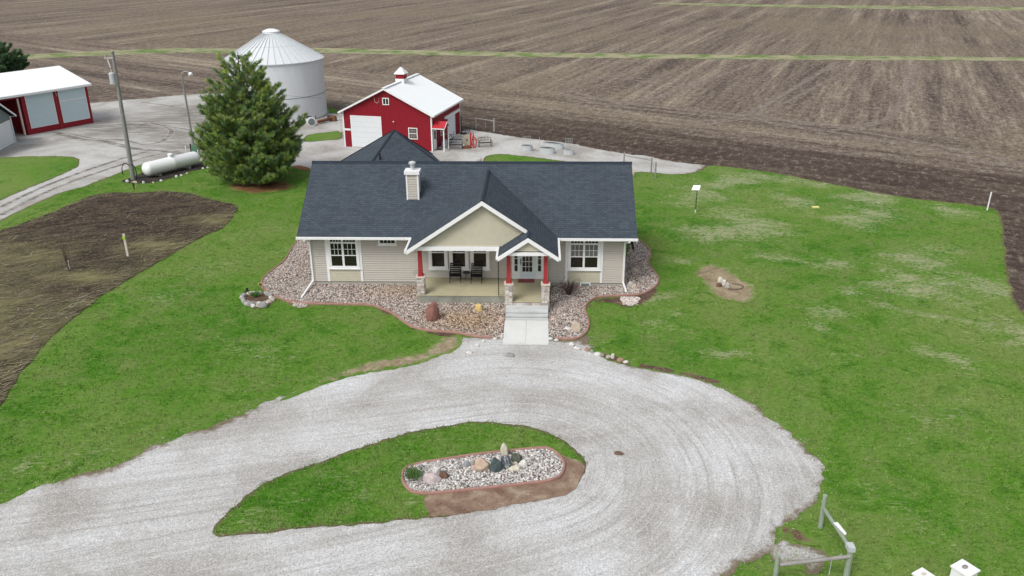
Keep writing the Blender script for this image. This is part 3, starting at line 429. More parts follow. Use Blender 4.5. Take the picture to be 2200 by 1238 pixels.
# one sheet out to the horizon, finer near the farm
ax = np.unique(np.concatenate([np.arange(-90, 110, 2.), np.arange(-400, -90, 12.), np.arange(110, 500, 12.), [-3000, -1800, -1000, -600, 700, 1100, 1800, 3000]]))
ay = np.unique(np.concatenate([np.arange(-60, 140, 2.), np.arange(140, 500, 12.), [-3000, -1500, -700, -300, -150, -90, 600, 900, 1500, 3000]]))
gx, gy = np.meshgrid(ax, ay); nx, ny = len(ax), len(ay)
V = np.c_[gx.ravel(), gy.ravel(), np.zeros(gx.size)]; ii = (np.arange(ny-1)[:, None]*nx+np.arange(nx-1)[None]).ravel()
Fc = np.c_[ii, ii+1, ii+1+nx, ii+nx]; s_ = fs(V[:, 0], V[:, 1]); right = np.clip(1-np.abs(V[:, 0]-41)/5, 0, 1)*(V[:, 1] < 22)
al = (V[:, 0]-FA[0])*FD[0]+(V[:, 1]-FA[1])*FD[1]
tag(npmesh('field', V, Fc, 'field', {'head': np.clip((27-s_)/4, 0, 1), 'band': np.maximum(np.clip((13-s_)/4, 0, 1)*np.clip((al+45)/8, 0, 1), right), 'track': np.zeros(len(V))}), kind='structure')
def ribbon(name, pts, w, z, mat, kind='structure'):
    P = [np.array(p, float) for p in pts]
    for _ in range(3): P = [P[0]]+[q for i in range(len(P)-1) for q in (P[i]*.75+P[i+1]*.25, P[i]*.25+P[i+1]*.75)]+[P[-1]]
    V = []; T = []
    for i, p in enumerate(P):
        d = P[min(i+1, len(P)-1)]-P[max(i-1, 0)]; d /= np.hypot(*d)+1e-9; n = np.array([-d[1], d[0]])
        for k, t in ((-1, 0), (-.45, 1), (.45, 1), (1, 0)): q = p+n*k*w; V.append((q[0], q[1], z)); T.append(t)
    F = [(i*4+j+4, i*4+j, i*4+j+1, i*4+j+5) for i in range(len(P)-1) for j in range(3)]
    V = np.array(V); F = np.array(F)[:, ::-1]; s2 = fs(V[:, 0], V[:, 1])
    o = npmesh(name, V, F, mat, {'track': np.array(T)*1., 'head': np.clip((27-s2)/4, 0, 1), 'band': np.clip((13-s2)/4, 0, 1), 'edge': np.full(len(V), 5.), 'ring': np.zeros(len(V))}); return tag(o, kind=kind)
for i, (k, (P_, w_)) in enumerate(FIELD_TRACKS.items()):
    for q_ in (-1, 1):
        ribbon('wheel_track', [(x+FN[0]*q_*1.2, y+FN[1]*q_*1.2) for x, y in P_], w_*.6, .004+.001*(i*2+(q_ > 0)), 'field')
# --- grass strips between the fields
def mat_strip():
    t = NT('strip_grass'); p = t.pos(); a = t.noise(p, .25, 5, .7); b = t.noise(p, 1.5, 4, .7)
    c = t.mix(t.rng(a, .42, .56), (.13, .20, .06), (.33, .31, .20)); c = t.mix(1., c, t.grey(b, .6, 1.3), 'MULTIPLY'); return t.fin(c, .95, .1)
M['strip'] = mat_strip()
for k in ('strip_near', 'strip_far'): sheet('grass_strip', POLY[k], .02, 'strip', 3., 1.2, .35, 3, clip=(-200, 250, 80, 400), smooth=False)
# --- gravel
def mat_gravel(name, streak, tint=(1, 1, 1), rim=.25):
    t = NT(name); p = t.pos()
    a = t.noise(p, .22, 4, .6, .5); f = t.noise(p, 16, 4, .85); v = t.vor(p, 26, 'Color'); vg = t.n('ShaderNodeRGBToBW'); t.l(v, vg.inputs[0])
    c = t.ramp(a, [(.36, (.34*tint[0], .325*tint[1], .305*tint[2])), (.52, (.50*tint[0], .50*tint[1], .495*tint[2])), (.66, (.57*tint[0], .58*tint[1], .59*tint[2]))])
    if streak:
        k = t.n('ShaderNodeCombineXYZ'); t.l(t.math('MULTIPLY', t.att('ring'), 1.), k.inputs[0]); mp = t.map(p, sc=(.045, .045, 0)); s2 = t.n('ShaderNodeVectorMath'); s2.operation = 'ADD'; t.l(k.outputs[0], s2.inputs[0]); t.l(mp, s2.inputs[1])
        st = t.noise(s2.outputs[0], 3.8, 5, .82); st2 = t.noise(s2.outputs[0], .55, 3, .6)
        msk = t.rng(t.noise(p, .12, 3, .6), .35, .6, .25, 1.)
        c = t.mix(t.math('MULTIPLY', t.rng(st, .50, .61, 0., .85), msk), c, (.33*tint[0], .32*tint[1], .305*tint[2])); c = t.mix(t.rng(st, .47, .36, 0., .5), c, (.64, .65, .655)); c = t.mix(t.rng(st2, .5, .65, 0., .35), c, (.34, .325, .30))
    c = t.mix(t.rng(f, .52, .70, 0., .6), c, (.78, .78, .78)); c = t.mix(t.rng(f, .47, .33, 0., .75), c, (.24, .23, .215)); c = t.mix(1., c, t.grey(vg.outputs[0], .72, 1.30), 'MULTIPLY')
    e = t.math('ADD', t.att('edge'), t.math('ADD', t.math('MULTIPLY', t.math('SUBTRACT', t.noise(p, 2.6, 5, .8), .5), rim*5), t.math('MULTIPLY', t.math('SUBTRACT', .52, t.noise(p, .35, 2)), rim*5)))
    c = t.mix(t.rng(e, rim, -rim*.2), c, t.mix(f, (.10, .075, .05), (.26, .21, .15)))
    tr = t.math('MULTIPLY', t.att('track'), t.rng(t.noise(t.map(p, rot=.5, sc=(.5, 1.5, 1)), 1.0, 5, .8), .38, .56)); c = t.mix(tr, c, (.13, .115, .10)); c = t.mix(t.math('MULTIPLY', t.att('mud'), t.rng(t.noise(t.map(p, rot=.3, sc=(.35, 1.5, 1)), .8, 6, .8), .34, .56)), c, (.155, .14, .12))
    t.bump(t.math('ADD', f, vg.outputs[0]), .6, .03); return t.fin(c, .92, .2)
M['gravel'] = mat_gravel('drive_gravel', True); M['yard_gravel'] = mat_gravel('yard_gravel', False, (.88, .87, .84))
AX = POLY['axis']
def ringf(x, y): return segdist(x, y, AX, False)
zero = lambda x, y: np.zeros(len(x))
def yard_track(x, y):
    # worn wet arc beside the shed
    return np.clip(1-np.hypot((x+33)/6, (y-41)/3), 0, 1)*.8+np.clip((.9-np.hypot((x+28)/14, (y-52)/7)), 0, 1)*.35
def yard_mud(x, y): return np.clip(np.maximum(1.2-np.hypot((x+33)/13, (y-52)/12), np.maximum(1.2-np.hypot((x+41)/9, (y-46)/7), 1.2-np.hypot((x+30)/7, (y-36)/4.5))), 0, 1)
sheet('gravel_yard', POLY['yard'], .016, 'yard_gravel', .9, .35, .25, 11, {'track': yard_track, 'ring': zero, 'mud': yard_mud})
for i, (k, (P_, w_)) in enumerate(YARD_TRACKS.items()): ribbon('tyre_track', P_, w_, .020+.001*i, 'yard_gravel')
lawn_at = {'dry': dryv}
def edge_dry(x, y):
    return np.maximum(dryv(x, y), .0)
LAWN_O = rough_outline(POLY['lawn'], .35, .15, 21)
sheet('lawn', POLY['lawn'], .032, 'lawn', .8, attrs=lawn_at, outline=LAWN_O, seed=21)
patches = {}
for k in ('patch_left', 'patch_silo', 'patch_silo_far', 'patch_back'):
    patches[k] = rough_outline(POLY[k], .25, .15, 31); sheet('grass_patch', POLY[k], .036, 'lawn', .6, attrs=lawn_at, outline=patches[k], seed=31)
DR_O = rough_outline(POLY['drive'], .12, .24, 41)
sheet('gravel_drive', POLY['drive'], .044, 'gravel', .5, attrs={'ring': ringf, 'track': zero}, outline=DR_O, seed=41)
sheet('gravel_spill', POLY['drive_spill'], .048, 'gravel', .3, .1, .3, 43, {'ring': zero, 'track': zero})
ISL_O = rough_outline(POLY['island'], .12, .12, 51)
sheet('island_lawn', POLY['island'], .056, 'lawn', .4, attrs=lawn_at, outline=ISL_O, seed=51)
def mat_dirt(name, c1, c2, c3, rim=.25):
    t = NT(name); p = t.pos(); a = t.noise(p, 1.1, 5, .7, .4); f = t.noise(p, 14, 4, .8)
    c = t.ramp(a, [(.35, c1), (.52, c2), (.66, c3)]); c = t.mix(t.rng(f, .55, .72, 0., .6), c, (.42, .36, .27)); c = t.mix(t.rng(f, .46, .32, 0., .6), c, (.06, .045, .035))
    g, _, _ = lawn_color(t); e = t.math('ADD', t.att('edge'), t.math('MULTIPLY', t.math('SUBTRACT', t.noise(p, 3.2, 5, .75), .5), rim*4))
    if rim: c = t.mix(t.rng(e, rim, rim*.3), c, g)
    t.bump(f, .5, .03); return t.fin(c, .95, .1)
M['dirt_tan'] = mat_dirt('dirt_tan', (.18, .13, .085), (.29, .235, .155), (.37, .32, .22), .4); M['dirt_brown'] = mat_dirt('dirt_brown', (.11, .065, .045), (.18, .115, .08), (.27, .20, .13), .2)
M['dirt_dark'] = mat_dirt('dirt_dark', (.06, .04, .03), (.11, .07, .05), (.17, .12, .08), .12); M['dirt_island'] = mat_dirt('dirt_island', (.15, .09, .065), (.24, .165, .12), (.34, .275, .20), .0)
M['mulch_red'] = mat_dirt('mulch_red', (.17, .06, .03), (.27, .11, .06), (.33, .17, .10), .1); M['needle_litter'] = mat_dirt('needle_litter', (.14, .06, .03), (.22, .11, .05), (.24, .17, .07), .5); M['mulch_black'] = mat_dirt('mulch_black', (.018, .016, .017), (.032, .028, .028), (.06, .05, .048), .1)
DIRTS = {}
for i, (k, nm, mt, a) in enumerate([('ring_soil', 'bare_dirt', 'dirt_dark', .08), ('dirt_walk', 'bare_dirt', 'dirt_tan', .18), ('dirt_edging', 'bare_dirt', 'dirt_dark', .07), ('dirt_left_spout', 'bare_dirt', 'dirt_brown', .1), ('dirt_right', 'bare_dirt', 'dirt_dark', .1), ('dirt_right_drive', 'bare_dirt', 'dirt_dark', .1),
                         ('dirt_corner', 'bare_dirt', 'dirt_brown', .15), ('dirt_stones', 'bare_dirt', 'dirt_tan', .2), ('mulch_red', 'red_mulch', 'mulch_red', .1), ('needles', 'needle_litter', 'needle_litter', .3), ('mulch_tank', 'black_mulch', 'mulch_black', .12)]):
    DIRTS[k] = rough_outline(POLY[k], .15, a, 60+i); sheet(nm, POLY[k], .049+.001*i, mt, .35, attrs={'dry': dryv}, outline=DIRTS[k], seed=60+i)
DI_O = rough_outline(POLY['island_dirt'], .12, .16, 75); sheet('bare_dirt', POLY['island_dirt'], .064, 'dirt_island', .3, attrs={'dry': dryv}, outline=DI_O, seed=75)
# --- garden plot
def mat_plot():
    t = NT('garden_soil'); p = t.pos(); a = t.noise(p, .22, 5, .65, .6); m = t.noise(t.rot(p, math.radians(60), (1, .3, 1)), 1.6, 5, .75); f = t.noise(p, 7, 4, .8)
    c = t.mix(t.rng(m, .4, .62), (.028, .021, .018), (.085, .062, .048)); c = t.mix(t.math('MULTIPLY', t.rng(a, .46, .60, 0., .8), t.att('near')), c, t.mix(m, (.04, .045, .02), (.13, .13, .06)))
    c = t.mix(t.rng(f, .52, .70, 0., .8), c, (.27, .225, .15)); c = t.mix(t.rng(f, .47, .33, 0., .6), c, (.015, .012, .01))
    y = t.att('straw'); c = t.mix(t.math('MULTIPLY', y, t.rng(m, .3, .6)), c, (.25, .23, .11))
    t.bump(t.math('ADD', f, m), .8, .08); return t.fin(c, .95, .08)
M['plot'] = mat_plot()
def strawv(x, y):
    d = np.zeros(len(x))
    for a, b, rx, ry in ((-24.3, .9, 3, 1.), (-29, -5, 5, 5), (-33, 3, 5, 4), (-29.5, 4.5, 2.5, 1.3), (-22.0, 6.5, 2.2, 1.5), (-24, -9, 3, 3), (-19, 12.5, 3, 1.2)): d = np.maximum(d, np.exp(-((x-a)/rx)**2-((y-b)/ry)**2))
    return d*.8
GP_O = rough_outline(POLY['garden_plot'], .18, .14, 81); sheet('garden_plot', POLY['garden_plot'], .064, 'plot', .5, attrs={'straw': strawv, 'near': lambda x, y: np.clip((9-y)/12, .1, 1)}, outline=GP_O, seed=81)
# --- stone beds: underlay sheets, then real pebbles
def mat_bedbase():
    t = NT('bed_soil'); p = t.pos(); v = t.vor(p, 16); f = t.noise(p, 20, 3, .8); return t.fin(t.mix(.5, t.mix(f, (.06, .045, .035), (.24, .19, .155)), t.mix(1., v, (.30, .24, .20), 'MULTIPLY')), .95, .1)
M['bedbase'] = mat_bedbase()
BED_O = rough_outline(POLY['bed'], .3, .015, 91, False); sheet('stone_bed', POLY['bed'], .068, 'bedbase', 1., outline=BED_O, seed=91)
IB_O = rough_outline(POLY['island_bed'], .2, .0, 92, True); sheet('stone_bed', POLY['island_bed'], .072, 'bedbase', .8, outline=IB_O, seed=92)
t = NT('pebbles'); b_ = t.noise(t.pos(), 30, 2); M['pebble'] = t.fin(t.mix(1., t.att('tint', 'Color'), t.grey(b_, .75, 1.2), 'MULTIPLY'), .85, .2)
PHI = (1+5**.5)/2
ICO = np.array([(-1, PHI, 0), (1, PHI, 0), (-1, -PHI, 0), (1, -PHI, 0), (0, -1, PHI), (0, 1, PHI), (0, -1, -PHI), (0, 1, -PHI), (PHI, 0, -1), (PHI, 0, 1), (-PHI, 0, -1), (-PHI, 0, 1)])/math.hypot(1, PHI)
ICF = np.array([(0, 11, 5), (0, 5, 1), (0, 1, 7), (0, 7, 10), (0, 10, 11), (1, 5, 9), (5, 11, 4), (11, 10, 2), (10, 7, 6), (7, 1, 8), (3, 9, 4), (3, 4, 2), (3, 2, 6), (3, 6, 8), (3, 8, 9), (4, 9, 5), (2, 4, 11), (6, 2, 10), (8, 6, 7), (9, 8, 1)])
def scatter_pebbles(name, P, dens, r0, r1, z, pal, seed, tone=None, excl=None):
    rg = np.random.RandomState(seed); A = np.array(P); x0, y0 = A.min(0); x1, y1 = A.max(0); n = int((x1-x0)*(y1-y0)*dens)
    x, y = rg.uniform(x0, x1, n), rg.uniform(y0, y1, n); k = inpoly(x, y, P)
    for e in excl or []: k &= ~((x > e[0]) & (x < e[1]) & (y > e[2]) & (y < e[3]))
    x, y = x[k], y[k]; n = len(x); r = rg.uniform(r0, r1, n); sc = np.c_[r*rg.uniform(.9, 1.5, n), r*rg.uniform(.7, 1., n), r*rg.uniform(.45, .8, n)]
    a = rg.uniform(0, 6.283, n); tl = rg.uniform(-.5, .5, n); L = ICO[None]*(1+rg.uniform(-.18, .18, (n, 12, 1)))*sc[:, None]
    X, Y, Z = L[..., 0], L[..., 1], L[..., 2]; X, Z = X*np.cos(tl)[:, None]-Z*np.sin(tl)[:, None], X*np.sin(tl)[:, None]+Z*np.cos(tl)[:, None]
    X, Y = X*np.cos(a)[:, None]-Y*np.sin(a)[:, None], X*np.sin(a)[:, None]+Y*np.cos(a)[:, None]
    V = np.stack([X+x[:, None], Y+y[:, None], Z+z+r[:, None]*.35], -1).reshape(-1, 3); Fc = (ICF[None]+np.arange(n)[:, None, None]*12).reshape(-1, 3)
    pal = np.array(pal); c = pal[rg.randint(0, len(pal), n)]*rg.uniform(.75, 1.2, (n, 1))
    if tone is not None: c = c*tone(x, y)
    return tag(npmesh(name, V, Fc, 'pebble', None, {'tint': np.repeat(c, 12, 0)}), kind='stuff')
WARM = [(.42, .35, .31), (.52, .46, .42), (.30, .24, .21), (.60, .57, .54), (.36, .29, .25), (.14, .11, .10), (.48, .41, .34), (.28, .26, .25), (.64, .61, .57), (.38, .28, .24), (.10, .08, .07)]
COOL = [(.66, .65, .63), (.50, .49, .48), (.30, .29, .29), (.74, .73, .70), (.46, .41, .37), (.20, .19, .19), (.60, .56, .52), (.38, .36, .36)]
def bedtone(x, y):   # the middle of the front bed is a browner stone
    b = np.exp(-((x-.2)/2.2)**2-((y+5)/1.6)**2)[:, None]+np.exp(-((x+4)/2)**2-((y+1)/1.0)**2)[:, None]*.5; b = np.clip(b, 0, 1); return 1+b*(np.array([[.98, .82, .62]])-1)
scatter_pebbles('river_stones', POLY['bed'], 330, .028, .052, .07, WARM, 1, bedtone, [(-9.3, 9.0, .1, 9), (-2.75, 2.2, -2.6, .1), (2.2, 4.6, -8.2, .1)])
scatter_pebbles('river_stones', [tuple(p) for p in smooth_poly(POLY['island_bed'])], 420, .028, .05, .074, COOL, 2)
scatter_pebbles('river_stones', [tuple(p) for p in smooth_poly(POLY['pebble_left'])], 420, .028, .05, .06, WARM, 3)
scatter_pebbles('river_stones', [tuple(p) for p in smooth_poly(POLY['pebble_right'])], 420, .03, .055, .06, [(.62, .55, .52), (.5, .42, .38), (.7, .66, .62)], 4)
def loose(P, dens, w, seed, z):      # loose stones kicked out along the drive edge
    rg = np.random.RandomState(seed); A = np.array(P); out = []
    for i in range(len(A)):
        a, b = A[i], A[(i+1) % len(A)]
        if abs(a[0]) > 60 or a[1] < -32 or np.hypot(*(b-a)) > 5: continue
        for _ in range(rg.poisson(np.hypot(*(b-a))*dens)): q = a+(b-a)*rg.rand()+rg.normal(0, w, 2); out.append((q[0], q[1]))
    return out
def specks(name, pts, r0, r1, z, pal, seed):
    rg = np.random.RandomState(seed); x, y = np.array(pts).T; n = len(x); r = rg.uniform(r0, r1, n); L = ICO[None]*(1+rg.uniform(-.2, .2, (n, 12, 1)))*np.c_[r*1.2, r, r*.7][:, None]
    V = (L+np.c_[x, y, np.full(n, z)][:, None]).reshape(-1, 3); Fc = (ICF[None]+np.arange(n)[:, None, None]*12).reshape(-1, 3); pal = np.array(pal); c = pal[rg.randint(0, len(pal), n)]
    return tag(npmesh(name, V, Fc, 'pebble', None, {'tint': np.repeat(c, 12, 0)}), kind='stuff')
specks('loose_gravel', loose(DR_O, 16, .28, 5, .055)+loose(ISL_O, 12, .22, 6, .06), .007, .018, .056, COOL[:3]+COOL[4:6], 7)
# --- curved kerb edging round the beds
def edging(name, P, label, closed=False, w=.105, h=.12):
    P = [np.array(p, float) for p in P]
    if closed: P = smooth_poly(P, 2); P.append(P[0])
    else:
        for _ in range(2): P = [P[0]]+[q for i in range(len(P)-1) for q in (P[i]*.75+P[i+1]*.25, P[i]*.25+P[i+1]*.75)]+[P[-1]]
    prof = [(-w/2, 0), (-w/2, h*.7), (-w/4, h), (w/4, h), (w/2, h*.7), (w/2, 0)]; V = []
    for i, p in enumerate(P):
        if closed: d = P[(i+1) % (len(P)-1)]-P[i-1 if i else -2]
        else: d = P[min(i+1, len(P)-1)]-P[max(i-1, 0)]
        d = d/np.hypot(*d); n = np.array([-d[1], d[0]])
        for o, z in prof: q = p+n*o; V.append((q[0], q[1], z+.04+wob(p[0], p[1], .8, 3)*.02))
    k = 6; mb = MB(); mb.add(V, [(i*k+j, i*k+j+1, (i+1)*k+j+1, (i+1)*k+j) for i in range(len(P)-1) for j in range(k-1)])
    if not closed: mb.add(V[:6], [(0, 1, 2, 3, 4, 5)]); mb.add(V[-6:], [(5, 4, 3, 2, 1, 0)])
    return tag(mb.build(name, 'curb'), label, 'garden edging')
edging('bed_edging', POLY['edge_left'], 'pink concrete kerb curving round the stone bed left of the porch steps')
edging('bed_edging', POLY['edge_right'], 'pink concrete kerb curving round the stone bed right of the porch steps')
edging('bed_edging', POLY['island_bed'], 'pink concrete kerb ringing the long stone bed in the drive island', True)
# --- front walk slab
mb = MB(); mb.box(2.22, 3.385, -7.86, -5.04, .03, .105); mb.box(3.395, 4.57, -7.86, -5.04, .03, .105)
tag(mb.build('front_walk', 'concrete'), kind='structure')
# --- grass blades
def tufts(polys, excl, dens, n_bl, seed, name, box=(-35, 45, -28, 33), z=.03):
    rg = np.random.RandomState(seed); n = int((box[1]-box[0])*(box[3]-box[2])*dens); x, y = rg.uniform(box[0], box[1], n), rg.uniform(box[2], box[3], n)
    k = rg.rand(n) < np.clip(1.15-(y+28)/75, .35, 1); x, y = x[k], y[k]; k = np.zeros(len(x), bool)
    for P in polys: k |= inpoly(x, y, P)
    for P in excl:
        q = inpoly(x, y, P)
        if P is DR_O or P is GP_O: w_ = np.where(q)[0]; d_ = segdist(x[w_], y[w_], P); q[w_[rg.rand(len(w_)) < .5*np.clip(1-d_/.45, 0, 1)]] = False
        k &= ~q
    x, y = x[k], y[k]; dr = dryv(x, y); k = rg.rand(len(x)) > dr*.6; x, y = x[k], y[k]; n = len(x)
    a = rg.uniform(0, 6.283, (n, n_bl)); ln = rg.uniform(.05, .12, (n, n_bl)); w = .022; lean = rg.uniform(.2, .9, (n, n_bl))
    bx = x[:, None]+rg.normal(0, .07, (n, n_bl)); by = y[:, None]+rg.normal(0, .07, (n, n_bl)); ca, sa = np.cos(a), np.sin(a)
    p0 = np.stack([bx-sa*w, by+ca*w, np.full_like(bx, z)], -1); p1 = np.stack([bx+sa*w, by-ca*w, np.full_like(bx, z)], -1); p2 = np.stack([bx+ca*ln*lean, by+sa*ln*lean, z+ln*.6], -1)
    V = np.stack([p0, p1, p2], 2).reshape(-1, 3); Fc = np.arange(len(V)).reshape(-1, 3)
    tint = np.repeat(rg.rand(n), n_bl*3); dd = np.repeat(dryv(x, y), n_bl*3)
    return tag(npmesh(name, V, Fc, 'blades', {'tint': tint, 'dry': dd}), kind='stuff')
EX = [DR_O, GP_O, POLY['bed'], POLY['pebble_right'], POLY['pebble_left']]+list(DIRTS.values())
tufts([LAWN_O, patches['patch_back']], EX, 34, 4, 1, 'grass')
tufts([ISL_O], [DI_O, POLY['island_bed']], 60, 4, 2, 'grass', (-14, 8, -25, -12), .055)
# --- straw and stalks lying on the garden plot
def strands(name, P, n, seed, dens_fn, l0, l1, w, z, pal, box, amin=None):
    rg = np.random.RandomState(seed); x, y = rg.uniform(box[0], box[1], n), rg.uniform(box[2], box[3], n); k = inpoly(x, y, P) & (rg.rand(n) < dens_fn(x, y)); x, y = x[k], y[k]; n = len(x)
    a = rg.normal(.55, .55, n) if amin is None else rg.uniform(0, 3.14, n); L = rg.uniform(l0, l1, n)/2; dx, dy = np.cos(a)*L, np.sin(a)*L; nx_, ny_ = -np.sin(a)*w/2, np.cos(a)*w/2; z0 = z+rg.uniform(.0, .05, n); z1 = z+rg.uniform(.0, .09, n)
    V = np.stack([np.c_[x-dx-nx_, y-dy-ny_, z0], np.c_[x+dx-nx_, y+dy-ny_, z1], np.c_[x+dx+nx_, y+dy+ny_, z1], np.c_[x-dx+nx_, y-dy+ny_, z0]], 1).reshape(-1, 3); Fc = np.arange(len(V)).reshape(-1, 4)
    pal = np.array(pal); c = pal[rg.randint(0, len(pal), n)]*rg.uniform(.6, 1.1, (n, 1)); return tag(npmesh(name, V, Fc, 'pebble', None, {'tint': np.repeat(c, 4, 0)}), kind='stuff')
def nz(x, y, f, s): return np.array([wob(a, b, f, s) for a, b in zip(x, y)])
strands('straw', GP_O, 34000, 3, lambda x, y: .04+.5*strawv(x, y)+.5*(nz(x, y, .25, 5) > .1)*np.clip((6-y)/8, 0, 1)+.4*(segdist(x, y, GP_O) < 1.2), .2, .95, .026, .068, [(.42, .37, .26), (.32, .28, .17), (.22, .18, .12), (.33, .34, .15), (.15, .12, .09)], (-45, -12, -22, 20))
# ================================================================ HOUSE
XL, XR, ZE, YE, YR, ZR = -9.37, 9.09, 3.337, -.732, 4.205, 6.529
MS = (ZR-ZE)/(YR-YE); XA, XB = XL-.58, XR+.58; YBk = 2*YR-YE
house = thing('house', 'single storey beige lap sided house with dark slate blue shingle roof and front porch', 'house')
def lap_wall(mb, x0, x1, z0, z1, y, ex=.142, axis='x', sgn=-1, g=.022):
    # real boards with an open groove under each one
    z = z0
    while z < z1-.01:
        zt = min(z+ex, z1); yo, yi, yb = y+sgn*.035, y+sgn*.004, y-sgn*.06
        pr = [(yb, z), (yb, z+g), (yo, z+g), (yi, zt), (yb, zt)]
        if axis == 'x': vs = [(x, a, b) for a, b in pr for x in (x0, x1)]
        else: vs = [(a, x, b) for a, b in pr for x in (x0, x1)]
        mb.add(vs, [(2*i, 2*i+1, 2*i+3, 2*i+2) for i in range(4)]); z = zt
mb = MB(); lap_wall(mb, XL, XR, .27, 3.3, 0); mb.build('wall', 'siding', house)
mb = MB(); lap_wall(mb, 0, 2*YR, .27, 3.3, XL, axis='y', sgn=-1); mb.add([(XL, 0, 3.3), (XL, YR, ZR-.1), (XL, 2*YR, 3.3)], [(0, 1, 2)]); mb.build('wall', 'siding', house)
mb = MB(); lap_wall(mb, 0, 2*YR, .27, 3.3, XR, axis='y', sgn=1); mb.add([(XR, 0, 3.3), (XR, 2*YR, 3.3), (XR, YR, ZR-.1)], [(0, 1, 2)]); mb.build('wall', 'siding', house)
mb = MB(); lap_wall(mb, XL, XR, .27, 3.3, 2*YR, sgn=1); mb.build('wall', 'siding', house)
MB().box(XL+.03, XR-.03, .03, 2*YR-.03, 0, .275).build('foundation', 'foundation', house)
mb = MB(); mb.add([(XA, YE+.03, ZE-.12), (XB, YE+.03, ZE-.12), (XB, 0, ZE-.12), (XA, 0, ZE-.12)], [(3, 2, 1, 0)]); mb.build('soffit', 'white', house)
TH = .16
def slab(mb, pts, u): mb.prism(pts, (0, 0, -TH), u)
mb = MB(); slab(mb, [(XA, YE, ZE), (XB, YE, ZE), (XB, YR, ZR), (XA, YR, ZR)], (1, 0, 0)); slab(mb, [(XB, YBk, ZE), (XA, YBk, ZE), (XA, YR+.002, ZR), (XB, YR+.002, ZR)], (-1, 0, 0))
roof = mb.build('roof', 'shingle', house); roof['label'] = 'large slate blue shingle gable roof over the whole house'
mb = MB(); mb.prism([(XA-.02, YR-.16, ZR-.16*MS+.02), (XB+.02, YR-.16, ZR-.16*MS+.02), (XB+.02, YR, ZR+.035), (XA-.02, YR, ZR+.035)], (0, 0, -.03)); mb.prism([(XA-.02, YR, ZR+.035), (XB+.02, YR, ZR+.035), (XB+.02, YR+.16, ZR-.16*MS+.02), (XA-.02, YR+.16, ZR-.16*MS+.02)], (0, 0, -.03)); mb.build('ridge_cap', 'ridge_cap', house)
# rake boards at both ends
for xx in (XA+.02, XB-.05):
    mb = MB()
    for y0, y1 in ((YE, YR), (YBk, YR)): mb.prism([(xx, y0, ZE-.165), (xx, y1, ZR-.165), (xx, y1, ZR-.32), (xx, y0, ZE-.32)], (.03, 0, 0))
    mb.build('rake_board', 'white', house)
# front gable and entry gable
xg, yg, zg, sg, wg = .966, -2.953, 6.117, .6724, 4.205; xe, ye, we = 3.459, -4.091, 1.616
yj = YE+(zg-ZE)/MS; zt = zg-sg*wg; xr = xe+we; ztr = zg-sg*(xr-xg); zE = zg-sg*(xe-xg); up = .045
def onroof(x, z): return YE+(z-ZE)/MS
G_ = .05
lw = [(xg-wg, yg, zt+G_), (xg, yg, zg+G_), (xg, yj, zg+G_), (xg-wg+.07, YE, zt+.05*1+G_), (xg-wg, YE+.02, zt+G_)]
mb = MB(); slab(mb, [(xg, yg, zg+G_), (xg, yj+.08, zg+G_), (xg-wg, YE+.02, zt+G_), (xg-wg, yg, zt+G_)], (0, 1, 0)); 
slab(mb, [(xg+.001, yg, zg+G_), (xe, yg, zE+G_), (xe, ye, zE+G_), (xr, ye, ztr+G_), (xr, YE+.02, ztr+G_), (xg+.001, yj+.08, zg+G_)], (0, 1, 0)); mb.build('front_gable_roof', 'shingle', house)
mb = MB(); slab(mb, [(xe, ye, zE+G_-.002), (xe, -2.45, zE+G_-.002), (xe-we, -2.45, ztr+G_), (xe-we, ye, ztr+G_)], (0, 1, 0)); mb.build('entry_gable_roof', 'shingle', house)
def rcap(mb, p, q, w=.13, dz=.03):
    mb.bar((p[0], p[1], p[2]+dz), (q[0], q[1], q[2]+dz), w, .03)
mb = MB(); rcap(mb, (xg, yg, zg+G_), (xg, yj, zg+G_)); rcap(mb, (xe, ye, zE+G_), (xe, yg, zE+G_)); mb.build('ridge_cap', 'ridge_cap', house)
# white rake boards (fascia) at the gable fronts
def rake(p, q, y, d=.24, th=.05):
    mb = MB(); mb.prism([(p[0], y, p[1]), (q[0], y, q[1]), (q[0], y, q[1]-d), (p[0], y, p[1]-d)], (0, th, 0)); return mb
for p, q, y in (((xg-wg-.02, zt+.03), (xg, zg+.04), yg-.052), ((xg, zg+.04), (xe, zE+.04), yg-.052), ((xe-we-.02, ztr+.03), (xe, zE+.04), ye-.052), ((xe, zE+.04), (xr+.02, ztr+.03), ye-.052)): rake(p, q, y).build('fascia', 'white', house)
# gable walls in cream shakes
mb = MB(); n = 16; z0 = 3.50
for i in range(40):
    z = z0+i*.125; hw = (zg-.12-z)/sg
    if hw <= .02: break
    h2 = max(0, (zg-.12-z-.125)/sg); xr0 = min(xg+hw, 9); mb.add([(xg-hw, -2.668, z), (xg+hw, -2.668, z), (xg+h2, -2.63, z+.125), (xg-h2, -2.63, z+.125), (xg-hw, -2.62, z), (xg+hw, -2.62, z)], [(0, 1, 2, 3), (4, 5, 1, 0)])
gw = mb.build('gable_wall', 'shake', house)
mb = MB()
for i in range(20):
    z = 3.68+i*.12; hw = (zE-.1-z)/sg
    if hw <= .02: break
    h2 = max(0, (zE-.1-z-.12)/sg); mb.add([(xe-hw, -3.952, z), (xe+hw, -3.952, z), (xe+h2, -3.93, z+.12), (xe-h2, -3.93, z+.12), (xe-hw, -3.92, z), (xe+hw, -3.92, z)], [(0, 1, 2, 3), (4, 5, 1, 0)])
mb.build('gable_wall', 'shake', house)
MB().box(-2.78, 1.86, -2.75, -2.5, 3.24, 3.48).build('porch_beam', 'white', house)
mb = MB(); mb.box(2.40, 4.52, -4.0, -3.75, 3.43, 3.615); mb.build('porch_beam', 'white', house)
